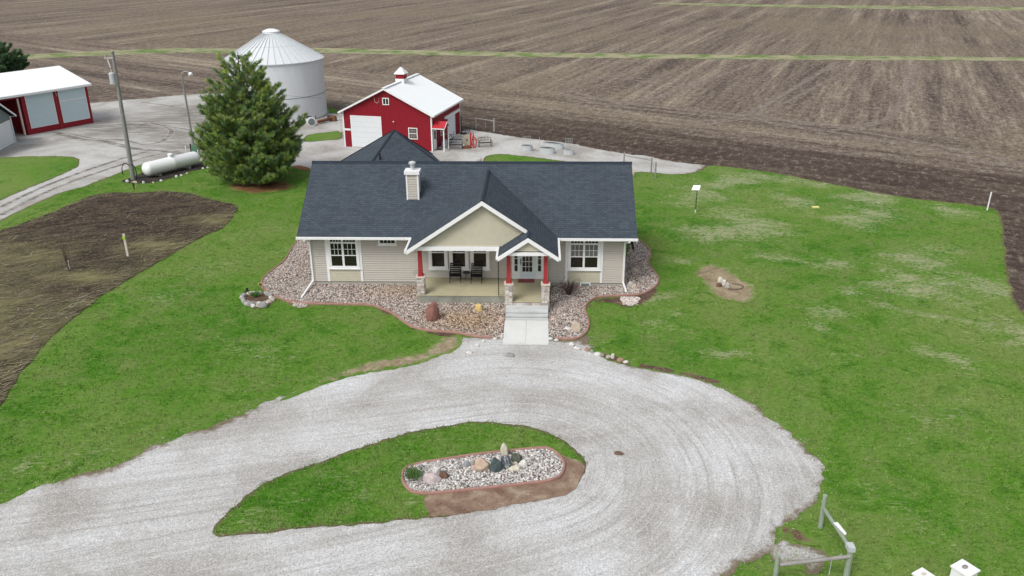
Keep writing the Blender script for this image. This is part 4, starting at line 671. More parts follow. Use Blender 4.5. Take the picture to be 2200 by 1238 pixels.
MB().box(xg-wg+.25, 4.75, -2.5, -.03, 3.255, 3.29).build('porch_ceiling', 'white', house); MB().box(2.25, 4.7, -3.75, -2.5, 3.46, 3.49).build('porch_ceiling', 'white', house)
MB().box(-2.9, -2.75, -2.5, 0, 3.1, 3.25).build('porch_beam', 'white', house); MB().box(4.6, 4.72, -3.75, 0, 3.2, 3.45).build('porch_beam', 'white', house)
# gutters
mb = MB(); g0 = xg-wg-.03
mb.box(XA-.02, g0-.02, YE-.125, YE-.005, ZE-.15, ZE-.02); mb.build('gutter', 'white', house); MB().box(xr+.05, XB+.02, YE-.125, YE-.005, ZE-.15, ZE-.02).build('gutter', 'white', house)
MB().box(g0-.115, g0-.005, yg-.05, YE-.13, zt-.13, zt+.02).build('gutter', 'white', house); MB().box(xr+.03, xr+.14, ye-.05, YE-.13, ztr-.13, ztr+.02).build('gutter', 'white', house)
MB().box(xe-we-.12, xe-we-.01, ye-.05, -2.76, ztr-.12, ztr+.02).build('gutter', 'white', house)
def spout(x, xd, y2, xe2): 
    mb = MB(); mb.bar((x, YE-.07, ZE-.15), (x, YE-.07, ZE-.25), .1, .08); mb.bar((x, YE-.07, ZE-.23), (xd, -.09, ZE-.52), .1, .08); mb.bar((xd, -.07, ZE-.5), (xd, -.07, .3), .1, .08); mb.bar((xd, -.07, .33), (xe2, y2, .12), .1, .09); mb.build('downspout', 'white', house)
spout(-9.5, -9.42, -2.2, -9.6); spout(9.2, 9.03, -1.05, 9.14)
# corner boards
for x0, x1 in ((XL-.03, XL+.09), (XR-.09, XR+.03)): MB().box(x0, x1, -.04, .1, .27, 3.2).build('corner_board', 'siding', house)
# windows
def window(parent, x0, x1, z0, z1, panes, name='window', frame=.07, y=0., dep=.09, mat='glass', bars=(), fm='white', sill=True):
    """panes: list of (x0,x1,z0,z1,cols,rows,mat)"""
    mb = MB(); xs = sorted({x0, x1}); 
    # frame = outer box minus the panes, made of bars round every pane
    w = bpy.data.objects
    mb.box(x0, x1, y-dep, y-.02, z0, z0+frame); mb.box(x0, x1, y-dep, y-.02, z1-frame, z1); mb.box(x0, x0+frame, y-dep, y-.02, z0+frame, z1-frame); mb.box(x1-frame, x1, y-dep, y-.02, z0+frame, z1-frame)
    for b in bars: mb.box(b[0], b[1], y-dep+.012, y-.02, b[2], b[3])
    if sill: mb.box(x0-.04, x1+.04, y-dep-.04, y-.02, z0-.05, z0-.002)
    fo = mb.build(name, fm, parent)
    for p in panes:
        px0, px1, pz0, pz1, c, r = p[:6]; m_ = p[6] if len(p) > 6 else mat
        g = MB(); g.box(px0, px1, y-.045, y-.022, pz0, pz1); g.build('pane', m_, fo)
        if c*r > 1:
            k = MB()
            for i in range(1, c): xx = px0+(px1-px0)*i/c; k.box(xx-.012, xx+.012, y-.058, y-.046, pz0, pz1)
            for j in range(1, r): zz = pz0+(pz1-pz0)*j/r; k.box(px0, px1, y-.061, y-.047, zz-.012, zz+.012)
            if r == 1: k.box(px0, px1, y-.061, y-.047, pz1-.022, pz1)
            k.build('muntin', fm, fo)
    return fo
def bay(x0, x1, xm, blind=None):
    # trim uprights + panel below
    MB().box(x0, x0+.14, -.055, -.01, .29, 3.2).build('trim_board', 'white', house); MB().box(x1-.14, x1, -.055, -.01, .29, 3.2).build('trim_board', 'white', house)
    a, b = x0+.15, x1-.15; g = .07
    mb = MB()
    for i in range(6): mb.add([(a, -.045, .30+i*.125), (b, -.045, .30+i*.125), (b, -.03, .425+i*.125), (a, -.03, .425+i*.125), (a, -.02, .30+i*.125), (b, -.02, .30+i*.125)], [(0, 1, 2, 3), (4, 5, 1, 0)])
    mb.build('panel', 'shake', house)
    zb, zm, zt_, zt2, ztop = 1.27, 1.94, 2.70, 2.76, 2.97; L, Rr = a+.17, b-.17; P = []
    for l, r in ((L, xm-.06), (xm+.06, Rr)):
        P += [(l, r, zb, zm-.025, 1, 1), (l, r, zm+.025, zt_-.02, 3, 2)+((blind,) if blind else ()), (l, r, zt2+.02, ztop, 4, 1)]
    bars = [(a+.1, L, zb-.1, ztop+.1), (Rr, b-.1, zb-.1, ztop+.1), (xm-.06, xm+.06, zb-.1, ztop+.1)]
    for l, r in ((L, xm-.06), (xm+.06, Rr)): bars += [(l, r, zb-.1, zb), (l, r, zm-.025, zm+.025), (l, r, zt_-.02, zt2+.02), (l, r, ztop, ztop+.1)]
    window(house, a, b, 1.12, 3.15, P, bars=bars, frame=.1)
bay(-8.53, -6.40, -7.5); bay(5.6, 7.8, 6.68, 'glass_blind')
window(house, -5.37, -4.29, 2.62, 3.1, [(-5.26, -4.40, 2.72, 2.99, 4, 1)], frame=.1)
for a in (-2.45, -1.22, .02):
    window(house, a, a+1.13, 1.1, 2.75, [(a+.20, a+.93, 1.28, 2.13, 1, 1), (a+.20, a+.93, 2.2, 2.56, 3, 1)], frame=.12, bars=[(a+.12, a+.2, 1.2, 2.65), (a+.93, a+1.01, 1.2, 2.65), (a+.2, a+.93, 1.2, 1.28), (a+.2, a+.93, 2.13, 2.2), (a+.2, a+.93, 2.56, 2.65)])
# front door with sidelights
ZP = .521
mb = MB(); mb.box(2.47, 2.56, -.1, -.02, ZP+.02, 2.9); mb.box(4.24, 4.33, -.1, -.02, ZP+.02, 2.9); mb.box(2.56, 4.24, -.1, -.02, 2.72, 2.9); mb.box(2.56, 4.24, -.12, -.02, ZP+.02, ZP+.08); mb.box(2.86, 2.93, -.095, -.02, ZP+.08, 2.72); mb.box(3.87, 3.94, -.095, -.02, ZP+.08, 2.72)
df = mb.build('door_frame', 'white', house)
for x0, x1 in ((2.56, 2.86), (3.94, 4.24)):
    s_ = MB().box(x0, x1, -.06, -.02, ZP+.08, 1.0).box(x0, x0+.06, -.06, -.02, 1.0, 2.62).box(x1-.06, x1, -.06, -.02, 1.0, 2.62).box(x0, x1, -.06, -.02, 2.62, 2.72).build('sidelight', 'white', house)
    MB().box(x0+.06, x1-.06, -.045, -.022, 1.0, 2.62).build('pane', 'glass', s_)
    for j in range(1, 4): MB().box(x0+.06, x1-.06, -.062, -.046, 1.0+j*.405-.014, 1.0+j*.405+.014).build('muntin', 'white', s_)
d_ = MB().box(2.93, 3.08, -.07, -.02, ZP+.08, 2.72).box(3.66, 3.87, -.07, -.02, ZP+.08, 2.72).box(3.08, 3.66, -.07, -.02, ZP+.08, .98).box(3.08, 3.66, -.07, -.02, 2.58, 2.72).build('door', 'door_blue', house)
MB().box(3.08, 3.66, -.05, -.025, .98, 2.58).build('pane', 'glass', d_)
k = MB()
for i in (1, 2): k.box(3.08+.58*i/3-.012, 3.08+.58*i/3+.012, -.068, -.051, .98, 2.58)
for j in range(1, 5): k.box(3.08, 3.66, -.072, -.052, .98+1.6*j/5-.012, .98+1.6*j/5+.012)
k.build('muntin', 'white', d_)
MB().box(2.96, 3.0, -.13, -.07, 1.45, 1.78).build('handle', 'black', d_)
# porch slab
mb = MB(); mb.box(-2.80, 2.24, -2.70, -.025, 0, ZP); mb.build('porch_base', 'concrete_old', house); mb = MB(); mb.box(-2.83, 2.24, -2.73, -.025, ZP+.0, ZP+.03); mb.box(2.243, 4.57, -3.6, -.025, ZP+.0, ZP+.03); mb.build('porch_floor', 'porch_floor', house)
MB().box(2.243, 4.57, -3.6, -.025, 0, ZP).build('porch_base', 'concrete_old', house)
def stone_block(mb, cols, x0, x1, y0, y1, z0, z1, rows, seed):
    rg = random.Random(seed); h = (z1-z0)/rows
    for r in range(rows):
        for (a0, a1, ax_, c, sg_) in ((x0, x1, 'x', y0, -1), (y0, y1, 'y', x0, -1), (y0, y1, 'y', x1, 1), (x0, x1, 'x', y1, 1)):
            a = a0; 
            while a < a1-.02:
                w = min(rg.uniform(.12, .26), a1-a)
                if a1-a-w < .06: w = a1-a
                d = rg.uniform(.012, .035); zz0, zz1 = z0+r*h+.006, z0+(r+1)*h-.006; nv = len(mb.v)
                if ax_ == 'x': mb.box(a+.006, a+w-.006, min(c, c+sg_*d), max(c, c+sg_*d), zz0, zz1)
                else: mb.box(min(c, c+sg_*d), max(c, c+sg_*d), a+.006, a+w-.006, zz0, zz1)
                t_ = rg.choice([(.60, .56, .50), (.48, .44, .40), (.66, .63, .58), (.38, .33, .30), (.55, .47, .40), (.50, .50, .50)]); cols += [t_]*(len(mb.v)-nv); a += w
    nv = len(mb.v); mb.box(x0, x1, y0, y1, z0, z1); cols += [(.16, .14, .13)]*(len(mb.v)-nv)
def col_build(mb, cols, name, parent):
    o = mb.build(name, 'ledge', parent); at = o.data.attributes.new('tint', 'FLOAT_COLOR', 'POINT'); at.data.foreach_set('color', np.c_[np.array(cols), np.ones(len(cols))].astype(np.float32).ravel()); return o
def pillar(cx, cy, z0, z1, ptop, w=.40, seed=0, pz=None):
    mb = MB(); cols = []; stone_block(mb, cols, cx-w/2, cx+w/2, cy-w/2, cy+w/2, z0, z1, max(8, int((z1-z0)/.105)), seed); p = col_build(mb, cols, 'pillar', house)
    MB().box(cx-w/2-.06, cx+w/2+.06, cy-w/2-.06, cy+w/2+.06, z1, z1+.07).build('cap_stone', 'cap_stone', p)
    mb = MB(); mb.frustum(cx, cy, z1+.07, z1+.16, .30, .30); mb.frustum(cx, cy, z1+.16, ptop, .235, .20); mb.build('post', 'post_red', house)
pillar(-2.60, -2.47, ZP+.03, 1.58, 3.24, seed=1); pillar(2.39, -3.43, .0, 1.58, 3.46, seed=2); pillar(4.42, -3.43, .0, 1.58, 3.46, seed=3)
MB().box(4.46, 4.60, -.20, -.03, ZP+.03, 1.7).build('pilaster', 'cap_stone', house)
mb = MB(); cols = []; stone_block(mb, cols, 2.62, 4.18, -3.66, -3.605, .36, ZP+.02, 1, 9); col_build(mb, cols, 'stone_edge', house)
mb = MB(); mb.box(2.24, 4.57, -4.06, -3.67, 0, .40)
for i, (ya, yb, zz) in enumerate(((-4.39, -4.063, .29), (-4.71, -4.393, .19), (-5.03, -4.713, .09))): (mb.box(2.27, 4.54, ya+.05, yb, 0, zz-.03), mb.box(2.24, 4.57, ya, yb+.02, zz-.03, zz+.03))
mb.build('steps', 'step_concrete', house)
# vent in the foundation, chimney, plumbing vent
v_ = MB().box(6.5, 7.12, -.06, .02, .02, .30).build('foundation_vent', 'white', house); k = MB(); k.box(6.57, 7.05, -.066, -.061, .07, .25); k.build('grille', 'garage_grey', v_)
cx_, cy_ = -3.437, 1.65
ch = MB(); lap_wall(ch, cx_-.30, cx_+.30, 4.75, 6.4, cy_, ex=.15); lap_wall(ch, cy_, cy_+.62, 4.9, 6.4, cx_+.33, ex=.15, axis='y', sgn=1); lap_wall(ch, cy_, cy_+.62, 4.9, 6.4, cx_-.33, ex=.15, axis='y', sgn=-1); ch.box(cx_-.29, cx_+.29, cy_+.02, cy_+.60, 4.6, 6.4); cho = ch.build('chimney', 'siding', house)
mb = MB()
for dx in (-1, 1): mb.box(cx_+dx*.33-.045, cx_+dx*.33+.045, cy_-.035, cy_+.08, 4.75, 6.4); mb.box(cx_+dx*.33-.04, cx_+dx*.33+.04, cy_+.56, cy_+.65, 4.9, 6.4)
mb.build('corner_board', 'white', cho)
MB().box(cx_-.45, cx_+.45, cy_-.11, cy_+.74, 6.4, 6.6).build('chimney_cap', 'white', cho)
mb = MB(); mb.lathe([(.11, 6.6), (.11, 6.78), (.15, 6.80), (.13, 6.82), (.13, 6.93), (.21, 6.95), (.21, 7.05), (.13, 7.10), (0.01, 7.12)], cx_, cy_+.32, 16); mb.build('flue_pipe', 'galv', cho, smooth=False)
# rear garage wing with hipped roof turned to the yard
wx, wy, wz, sl_, th_ = -6.64, 15.04, 6.2, .80, math.radians(-24.5); mb = MB(); HL = 5.2; cs = []
for k in range(4):
    a = th_+k*math.pi/2; cs.append((wx+HL*math.sin(a), wy-HL*math.cos(a), wz-HL*sl_/math.sqrt(2)))
for k in range(4): a, b = cs[k], cs[(k+1) % 4]; mb.prism([(wx, wy, wz), a, b], (0, 0, -.15), (b[0]-a[0], b[1]-a[1], 0))
mb.build('garage_wing_roof', 'shingle', house); mb = MB()
for c in cs: mb.bar((wx, wy, wz+.02), (c[0], c[1], c[2]+.02), .16, .03)
mb.build('ridge_cap', 'ridge_cap', house)
gz0 = cs[0][2]-.1; q_ = [((c[0]-wx)*.88+wx, (c[1]-wy)*.88+wy) for c in cs]; mb = MB()
for k in range(4): (ax_, ay_), (bx_, by_) = q_[k], q_[(k+1) % 4]; mb.add([(ax_, ay_, 0), (bx_, by_, 0), (bx_, by_, gz0), (ax_, ay_, gz0)], [(0, 1, 2, 3)])
mb.build('garage_wing_wall', 'siding', house)
MB().box(-8.5, -3.5, 2*YR+.03, 12.2, 0, 2.9).build('breezeway', 'siding', house)
MB().tube([(-7.35, 12.6, 4.5), (-7.35, 12.6, 5.05)], .05).build('vent_pipe', 'black', house)
# ================================================================ PORCH THINGS
def patio_chair(label, x, y):
    r = thing('patio_chair', label, 'chair', (x, y, ZP+.03), 0, 'black patio chairs on the porch'); w = .31
    for sx in (-1, 1):
        MB().bar((sx*w, -.33, 0), (sx*w, -.31, .60), .035, .035).build('leg', 'black', r); MB().bar((sx*w, .28, 0), (sx*w, .20, .45), .035, .035).build('leg', 'black', r)
        MB().bar((sx*w, -.35, .61), (sx*w, .26, .60), .06, .03).build('armrest', 'black', r)
    mb = MB(); mb.bar((-w, -.32, .40), (-w, .22, .38), .035, .03); mb.bar((w, -.32, .40), (w, .22, .38), .035, .03)
    for i in range(5): mb.box(-w, w, -.32+i*.11, -.32+i*.11+.085, .40, .42)
    mb.build('seat', 'black', r); mb = MB()
    for sx in (-1, 1): mb.bar((sx*w, .20, .38), (sx*w, .36, 1.02), .035, .035)
    for i in range(5): z = .50+i*.118; yy = .20+(z-.38)*.25; mb.bar((-w, yy, z), (w, yy, z), .02, .075)
    mb.build('backrest', 'black', r); return r
patio_chair('black slatted metal armchair on the porch, left of the little side table', -.84, -.55); patio_chair('black slatted metal armchair on the porch, right of the little side table', .41, -.60)
st = thing('side_table', 'small round black side table between the two porch chairs', 'table', (-.20, -.38, ZP+.03)); MB().lathe([(.01, .47), (.21, .47), (.22, .485), (.21, .50), (.01, .50)]).build('tabletop', 'black', st)
for k in range(3): a = 2.1*k+.4; MB().tube([(.15*math.cos(a), .15*math.sin(a), .47), (.07*math.cos(a), .07*math.sin(a), .25), (.19*math.cos(a), .19*math.sin(a), 0)], .012, 6).build('leg', 'black', st)
MB().box(2.83, 3.80, -.72, -.16, ZP+.032, ZP+.05).build('doormat', 'mat_red'); tag(bpy.data.objects['doormat'], 'worn reddish doormat before the front door', 'doormat')
mb = MB(); z = 3.24
while z > .62: mb.lathe([(.012, z), (.035, z-.03), (.045, z-.075), (.02, z-.09)], 1.80, -2.82, 8); z -= .125
mb.tube([(1.80, -2.82, 3.26), (1.80, -2.82, .58)], .008, 5); tag(mb.build('rain_chain', 'cable'), 'dark rain chain of little cups hanging from the entry gutter', 'rain chain')
hr = thing('hose_reel', 'thin wire hose holder on the wall left of the porch pillar', 'hose reel', (-3.0, -.2, .3)); MB().tube([(0, 0, 0), (0, 0, 1.05)], .015, 6).build('stake', 'rust', hr); MB().tube([(-.02+.16*math.cos(a)-.16, 0, .62+.16*math.sin(a)) for a in [i*.45 for i in range(15)]], .018, 6).build('hose_loop', 'wood_grey', hr)
o = MB().prism([(9.32, -.1, 3.05), (9.45, -.1, 2.45), (9.62, -.1, 2.35), (9.50, -.1, 2.9)], (0, .04, 0)).build('hanging_ornament', 'black'); tag(o, 'black angular ornament hanging under the eave at the right house corner', 'ornament')
# ================================================================ ROCKS
def ico(sub):
    V = [tuple(v) for v in ICO]; F = [tuple(f) for f in ICF]
    for _ in range(sub):
        c = {}; nf = []
        def mid(a, b):
            k = (min(a, b), max(a, b))
            if k not in c: v = np.array(V[a])+np.array(V[b]); V.append(tuple(v/np.linalg.norm(v))); c[k] = len(V)-1
            return c[k]
        for a, b, d in F: x, y, z = mid(a, b), mid(b, d), mid(d, a); nf += [(a, x, z), (b, y, x), (d, z, y), (x, y, z)]
        F = nf
    return np.array(V), np.array(F)
IV, IF = ico(3); IV2, IF2 = ico(2)
def make_rock(name, x, y, w, d, h, col, label, cat, seed, group=None, z=.04):
    rg = np.random.RandomState(seed); V, Fc = (IV, IF) if w > .35 else (IV2, IF2); V = V.copy(); off = rg.uniform(-50, 50, 3)
    n = np.array([mnoise.noise(Vector(v*1.1+off)) for v in V]); V = V*(1+.22*n[:, None])
    for _ in range(9):      # broken faces
        nn = rg.normal(size=3); nn[2] = abs(nn[2])*.7; nn /= np.linalg.norm(nn); c = rg.uniform(.68, .95); q = V@nn-c; V -= np.where(q > 0, q, 0)[:, None]*nn*.92
    n2 = np.array([mnoise.noise(Vector(v*3.5+off)) for v in V]); V = V*(1+.05*n2[:, None]); zlo = -.45; V[:, 2] = np.maximum(V[:, 2], zlo)
    V -= np.array([(V[:, 0].max()+V[:, 0].min())/2, (V[:, 1].max()+V[:, 1].min())/2, zlo]); e = V.max(0)-V.min(0); V *= np.array([w, d, h])/e
    o = npmesh(name, V, Fc, 'rock_'+col, smooth=False); o.location = (x, y, z); o.rotation_euler.z = rg.uniform(-.15, .15); return tag(o, label, cat, group)
for i, r in enumerate(ROCKS):
    x, y, w, d, h, col, lab, grp = r; nm = 'dirt_clod' if col == 'dirt' else 'boulder' if w > .55 else 'stone'; on_bed = y > -21 and y < -15.5 and -1.5 < x < 7
    make_rock(nm, x, y, w*1.08, d*1.05, h*1.15+.02, col, lab, nm.replace('_', ' '), 100+i, grp, .07 if on_bed else .045)
# ================================================================ SMALL GARDEN THINGS
def bush(name, label, cat, x, y, h, r, n, mat, leaf=None, seed=0, z=.05, droop=.2, spread=1.):
    rg = random.Random(seed); root = thing(name, label, cat, (x, y, z)); mb = MB(); lf = []
    for i in range(n):
        a = rg.uniform(0, 6.28); rr = r*rg.random()**.6*spread; hh = h*rg.uniform(.5, 1); p = [(0.15*rr*math.cos(a), .15*rr*math.sin(a), 0)]
        for k in (1, 2, 3): t_ = k/3; p.append((rr*t_**1.2*math.cos(a+rg.uniform(-.2, .2)), rr*t_**1.2*math.sin(a+rg.uniform(-.2, .2)), hh*t_-droop*h*t_*t_*.3))
        mb.tube(p, [.010, .008, .006, .003], 4, False)
        for k in range(3): b = p[rg.choice([1, 2])]; mb.tube([b, (b[0]+rg.uniform(-.2, .2)*r, b[1]+rg.uniform(-.2, .2)*r, b[2]+h*rg.uniform(.1, .3))], [.006, .003], 3, False)
        lf.append(p[-1]); lf.append(p[-2])
    mb.build('stems', mat, root)
    if leaf:
        mb = MB()
        for c in lf*4:
            q = [c[j]+rg.uniform(-.08, .08) for j in range(3)]; a = rg.uniform(0, 6.28); l = rg.uniform(.03, .07); mb.add([q, (q[0]+l*math.cos(a), q[1]+l*math.sin(a), q[2]+.02), (q[0]+l*math.cos(a+1), q[1]+l*math.sin(a+1), q[2]+.04)], [(0, 1, 2)])
        mb.build('leaves', leaf, root)
    return root
M['leaf_green'] = paint('leaf_green', (.06, .16, .03), .8, .2, .3); M['leaf_red'] = paint('leaf_red', (.09, .03, .035), .8, .2, .3); M['leaf_dry'] = paint('leaf_dry', (.25, .24, .14), .9, .1, .3)
bush('bare_shrub', 'leafless twiggy shrub with dark stems in the stone bed right of the steps', 'shrub', 5.80, -1.35, 1.05, .75, 46, 'twig', 'leaf_red', 3)
bush('plant', 'low green leafy plant inside the ring of small stones', 'plant', -12.4, -1.9, .30, .38, 40, 'leaf_green', 'leaf_green', 4)
bush('grass_clump', 'spiky grey green grass clump at the left end of the island bed', 'ornamental grass', -.72, -19.45, .36, .42, 90, 'leaf_dry', 'leaf_green', 5)
bush('sapling', 'thin burgundy sapling on the garden plot beside a short white stake', 'sapling', -25.3, 1.9, 2.1, .35, 14, 'twig', 'leaf_red', 6, spread=1.)
bush('sapling', 'tiny bright green leafed sapling at the left end of the propane tank mulch', 'sapling', -29.6, 20.6, 1.0, .18, 10, 'twig', 'leaf_green', 8)
sf = thing('sunflower_ornament', 'yellow sunflower shaped garden ornament on a stem beside the bed edging', 'ornament', (-12.3, -1.0, .03)); MB().tube([(0, 0, 0), (0, -.02, .42)], .012, 5).build('stem', 'green_box', sf)
mb = MB(); pet = []
for k in range(14):
    a = k*6.283/14; b = a+.2; pet.append(((.09*math.cos(a), -.03-.0, .42+.09*math.sin(a)), (.17*math.cos(b), -.05, .42+.17*math.sin(b)), (.09*math.cos(a+.4), -.03, .42+.09*math.sin(a+.4))))
for p in pet: mb.prism([(q[0], q[1]*.7-q[2]*0+.0, q[2]) for q in p], (0, .012, 0))
mb.build('petals', 'yellow', sf); mb = MB(); mb.tube([(0, -.06, .42), (0, -.02, .42)], .10, 14); mb.build('flower_centre', 'brown_wood', sf)
od = thing('bird_ornament', 'small black and white bird ornament at the back of the stone ring', 'ornament', (-12.95, -1.55, .04)); mb = MB(); mb.lathe([(.01, .02), (.10, .05), (.13, .13), (.10, .20), (.05, .25), (.05, .30), (.07, .34), (.05, .39), (.01, .40)], 0, 0, 12, 1.3, .8); mb.add([(-.2, 0, .22), (-.08, -.03, .14), (-.08, .03, .14)], [(0, 1, 2)]); mb.build('body', 'black', od, True); MB().lathe([(.01, .03), (.09, .06), (.10, .12), (.06, .17), (.01, .18)], .09, -.05, 10).build('breast', 'white', od, True)
def stake(name, label, cat, x, y, h, r, mat, top=None, lean=(0, 0), z=.05):
    o = thing(name, label, cat, (x, y, z)); MB().tube([(0, 0, 0), (lean[0], lean[1], h)], r, 8).build('shaft', mat, o)
    if top: MB().tube([(lean[0]*.85, lean[1]*.85, h*.86), (lean[0]*1.0, lean[1]*1.0, h+.01)], r*1.35, 8).build('cap', top, o)
    return o
s1 = thing('wooden_stake', 'taller pale wooden post with green tape standing in the garden plot', 'stake', (-22.85, 4.64, .05)); MB().bar((0, 0, 0), (-.02, 0, 1.55), .13, .10).build('shaft', 'cap_stone', s1); MB().box(-.10, .06, -.09, .05, 1.18, 1.38).build('tape', 'lime', s1)
stake('white_stake', 'short white plastic stake beside the burgundy sapling in the garden plot', 'stake', -25.45, 2.17, .6, .05, 'white')
stake('white_marker_post', 'white plastic marker post at the far right corner of the lawn', 'post', 37.87, 15.65, 1.42, .05, 'white', lean=(.03, 0)); stake('white_marker_post', 'white marker post behind the propane tank', 'post', -29.21, 31.0, 1.25, .05, 'white'); stake('white_marker_post', 'white marker post at the left corner of the red barn', 'post', -17.31, 43.08, 1.5, .05, 'white')
stake('white_marker_post', 'white marker post under the pine beside the green meter box', 'post', -27.6, 29.8, 1.15, .05, 'white')
sp_ = thing('solar_light', 'square solar panel lamp on a thin black pole on the right lawn', 'lamp', (15.83, 14.77, .03)); MB().tube([(0, 0, 0), (0, 0, 1.8)], .025, 8).build('pole', 'black', sp_); MB().tube([(0, 0, 0), (0, 0, .25)], .04, 8).build('pole_foot', 'white', sp_)
mb = MB(); mb.prism([(-.42, -.10, 1.78), (.10, -.30, 1.82), (.26, .10, 2.05), (-.26, .28, 2.0)], (0, 0, .05)); mb.build('solar_panel', 'lamp_glass', sp_)
o = MB().box(24.95, 25.45, 16.05, 16.25, .03, .14).build('brick', 'yellow'); tag(o, 'flat pale yellow block lying on the right lawn', 'block')
hs_ = MB().tube([(14.7+.55*math.cos(a)+.2*a/6, 0+.16+.42*math.sin(a), .07) for a in [i*.3-2.2 for i in range(14)]], .02, 6).build('hose', 'cable'); tag(hs_, 'short dark hose curled beside the stones in the bare lawn patch', 'hose'); hs_.location = (.9, -.1, 0)
# ================================================================ FENCES
def rail_post(root, x, y, h, r, mat, lean=(0, 0)):
    MB().tube([(x, y, 0), (x+lean[0], y+lean[1], h)], [r, r*.9], 10).build('post', mat, root)
f1 = thing('rail_fence', 'weathered greenish round rail corner fence beside the drive at lower right', 'fence', (0, 0, .04))
rail_post(f1, 13.92, -22.05, 1.36, .085, 'fence_green'); rail_post(f1, 13.93, -24.68, 1.3, .10, 'fence_green'); rail_post(f1, 11.62, -24.85, 1.08, .085, 'fence_green')
MB().tube([(13.92, -22.0, .84), (13.95, -24.6, 1.18)], .065, 10).build('rail', 'fence_green', f1); MB().tube([(11.7, -24.85, .72), (13.9, -24.72, .98)], .065, 10).build('rail', 'wood_grey', f1)
MB().box(13.80, 14.02, -24.8, -24.5, 1.2, 1.37).build('rail_bracket', 'galv', f1)
o = MB().prism([(13.86, -23.2, 1.12), (13.98, -23.95, 1.22), (14.05, -23.9, 1.24), (14.0, -23.2, 1.14)], (0, 0, .03)).build('white_tag', 'white'); tag(o, 'small white plate lying on top of the lower right fence rail', 'plate')
MB().tube([(13.45, -24.5, .04), (13.55, -24.3, .45), (13.75, -24.5, .9)], .012, 5).build('wire', 'galv', f1)
o = MB().bar((13.0, -26.0+.3, .08), (13.25, -25.4, .10), .08, .05).build('board', 'wood_grey'); tag(o, 'short grey board lying on the gravel spill by the fence', 'board')
f2 = thing('rail_fence', 'grey wooden rail fence section on the gravel behind the right roof end', 'fence', (0, 0, .02)); rail_post(f2, 11.75, 28.75, 1.3, .07, 'wood_grey'); rail_post(f2, 13.98, 26.82, 1.32, .07, 'wood_grey'); MB().tube([(11.75, 28.75, 1.0), (13.98, 26.82, 1.05)], .045, 8).build('rail', 'wood_grey', f2); MB().tube([(14.0, 26.8, 1.05), (14.05, 24.7, .5)], .025, 8).build('brace', 'wood_grey', f2)
f2b = MB().tube([(14.07, 24.65, .02), (14.05, 24.65, 1.43)], .065, 8).build('fence_post', 'wood_grey'); tag(f2b, 'lone grey wooden post on the lawn edge beside the rear rail fence', 'post')
f3 = thing('rail_fence', 'grey rail fence section at the field edge right of the red barn', 'fence', (0, 0, .02)); rail_post(f3, -2.81, 45.05, 1.25, .09, 'wood_grey'); rail_post(f3, -.75, 43.65, 1.42, .12, 'wood_grey'); MB().tube([(-2.81, 45.05, 1.15), (-.75, 43.65, 1.12)], .05, 8).build('rail', 'wood_grey', f3); rail_post(f3, -1.8, 45.4, .6, .06, 'wood_grey')
# white boxes at the lower right
for x, y, w, h, lab, st_ in ((16.2, -25.0, .52, .50, 'smaller white plastic box with a pale lid, at the bottom edge', 0), (17.45, -24.95, .62, .76, 'white plastic box with a dark blot on its lid, at the bottom edge', 1)):
    bxr = thing('white_box', lab, 'box', (x, y, .03), math.radians(32)); MB().frustum(0, 0, 0, h, w*.92, w*.86).build('body', 'white', bxr)
    MB().frustum(0, 0, h, h+.05, w, w).build('lid', 'white', bxr)
    rr = random.Random(5+st_)
    MB().lathe([(.07+.02*st_, h+.051), (.08, h+.06+.02*st_), (.01, h+.065+.03*st_)], .02, .03, 9, 1.3, .9).build('lid_stain', 'wood_grey' if st_ else 'cap_stone', bxr)
# ================================================================ RED BARN
BT = .21891; barn = thing('red_barn', 'red metal barn with white roof, cupola, garage door and side canopy', 'barn', (-15.348, 36.438, .02), -BT); BW, BL, BZ, BS = 9.268, 8.959, 3.56, .4946; BR = BZ+BS*BW/2
def ribs(mb, p, q, z0, z1f, out, step=.3, w=.03, d=.018):
    L = math.hypot(q[0]-p[0], q[1]-p[1]); dx, dy = (q[0]-p[0])/L, (q[1]-p[1])/L; t = step/2
    while t < L: x, y = p[0]+dx*t, p[1]+dy*t; z1 = z1f(t); mb.add([(x-dx*w, y-dy*w, z0), (x+out[0]*d, y+out[1]*d, z0), (x+dx*w, y+dy*w, z0), (x-dx*w, y-dy*w, z1), (x+out[0]*d, y+out[1]*d, z1), (x+dx*w, y+dy*w, z1)], [(0, 1, 4, 3), (1, 2, 5, 4)]); t += step
mb = MB(); gab = lambda t: BZ+BS*(BW/2-abs(t-BW/2))-.02
mb.prism([(0, 0, 0), (BW, 0, 0), (BW, 0, BZ), (BW/2, 0, BR), (0, 0, BZ)], (0, .05, 0)); ribs(mb, (0, 0), (BW, 0), 0, gab, (0, -1)); mb.build('front_wall', 'barn_red', barn)
mb = MB(); mb.prism([(BW, BL, 0), (0, BL, 0), (0, BL, BZ), (BW/2, BL, BR), (BW, BL, BZ)], (0, -.05, 0)); mb.build('back_wall', 'barn_red', barn)
mb = MB(); mb.box(BW-.05, BW-.001, .05, BL-.05, 0, BZ); ribs(mb, (BW, 0), (BW, BL), 0, lambda t: BZ, (1, 0)); mb.build('side_wall', 'barn_red', barn); mb = MB(); mb.box(0.001, .05, .05, BL-.05, 0, BZ); ribs(mb, (0, BL), (0, 0), 0, lambda t: BZ, (-1, 0)); mb.build('side_wall', 'barn_red', barn)
o_ = .32; mb = MB()
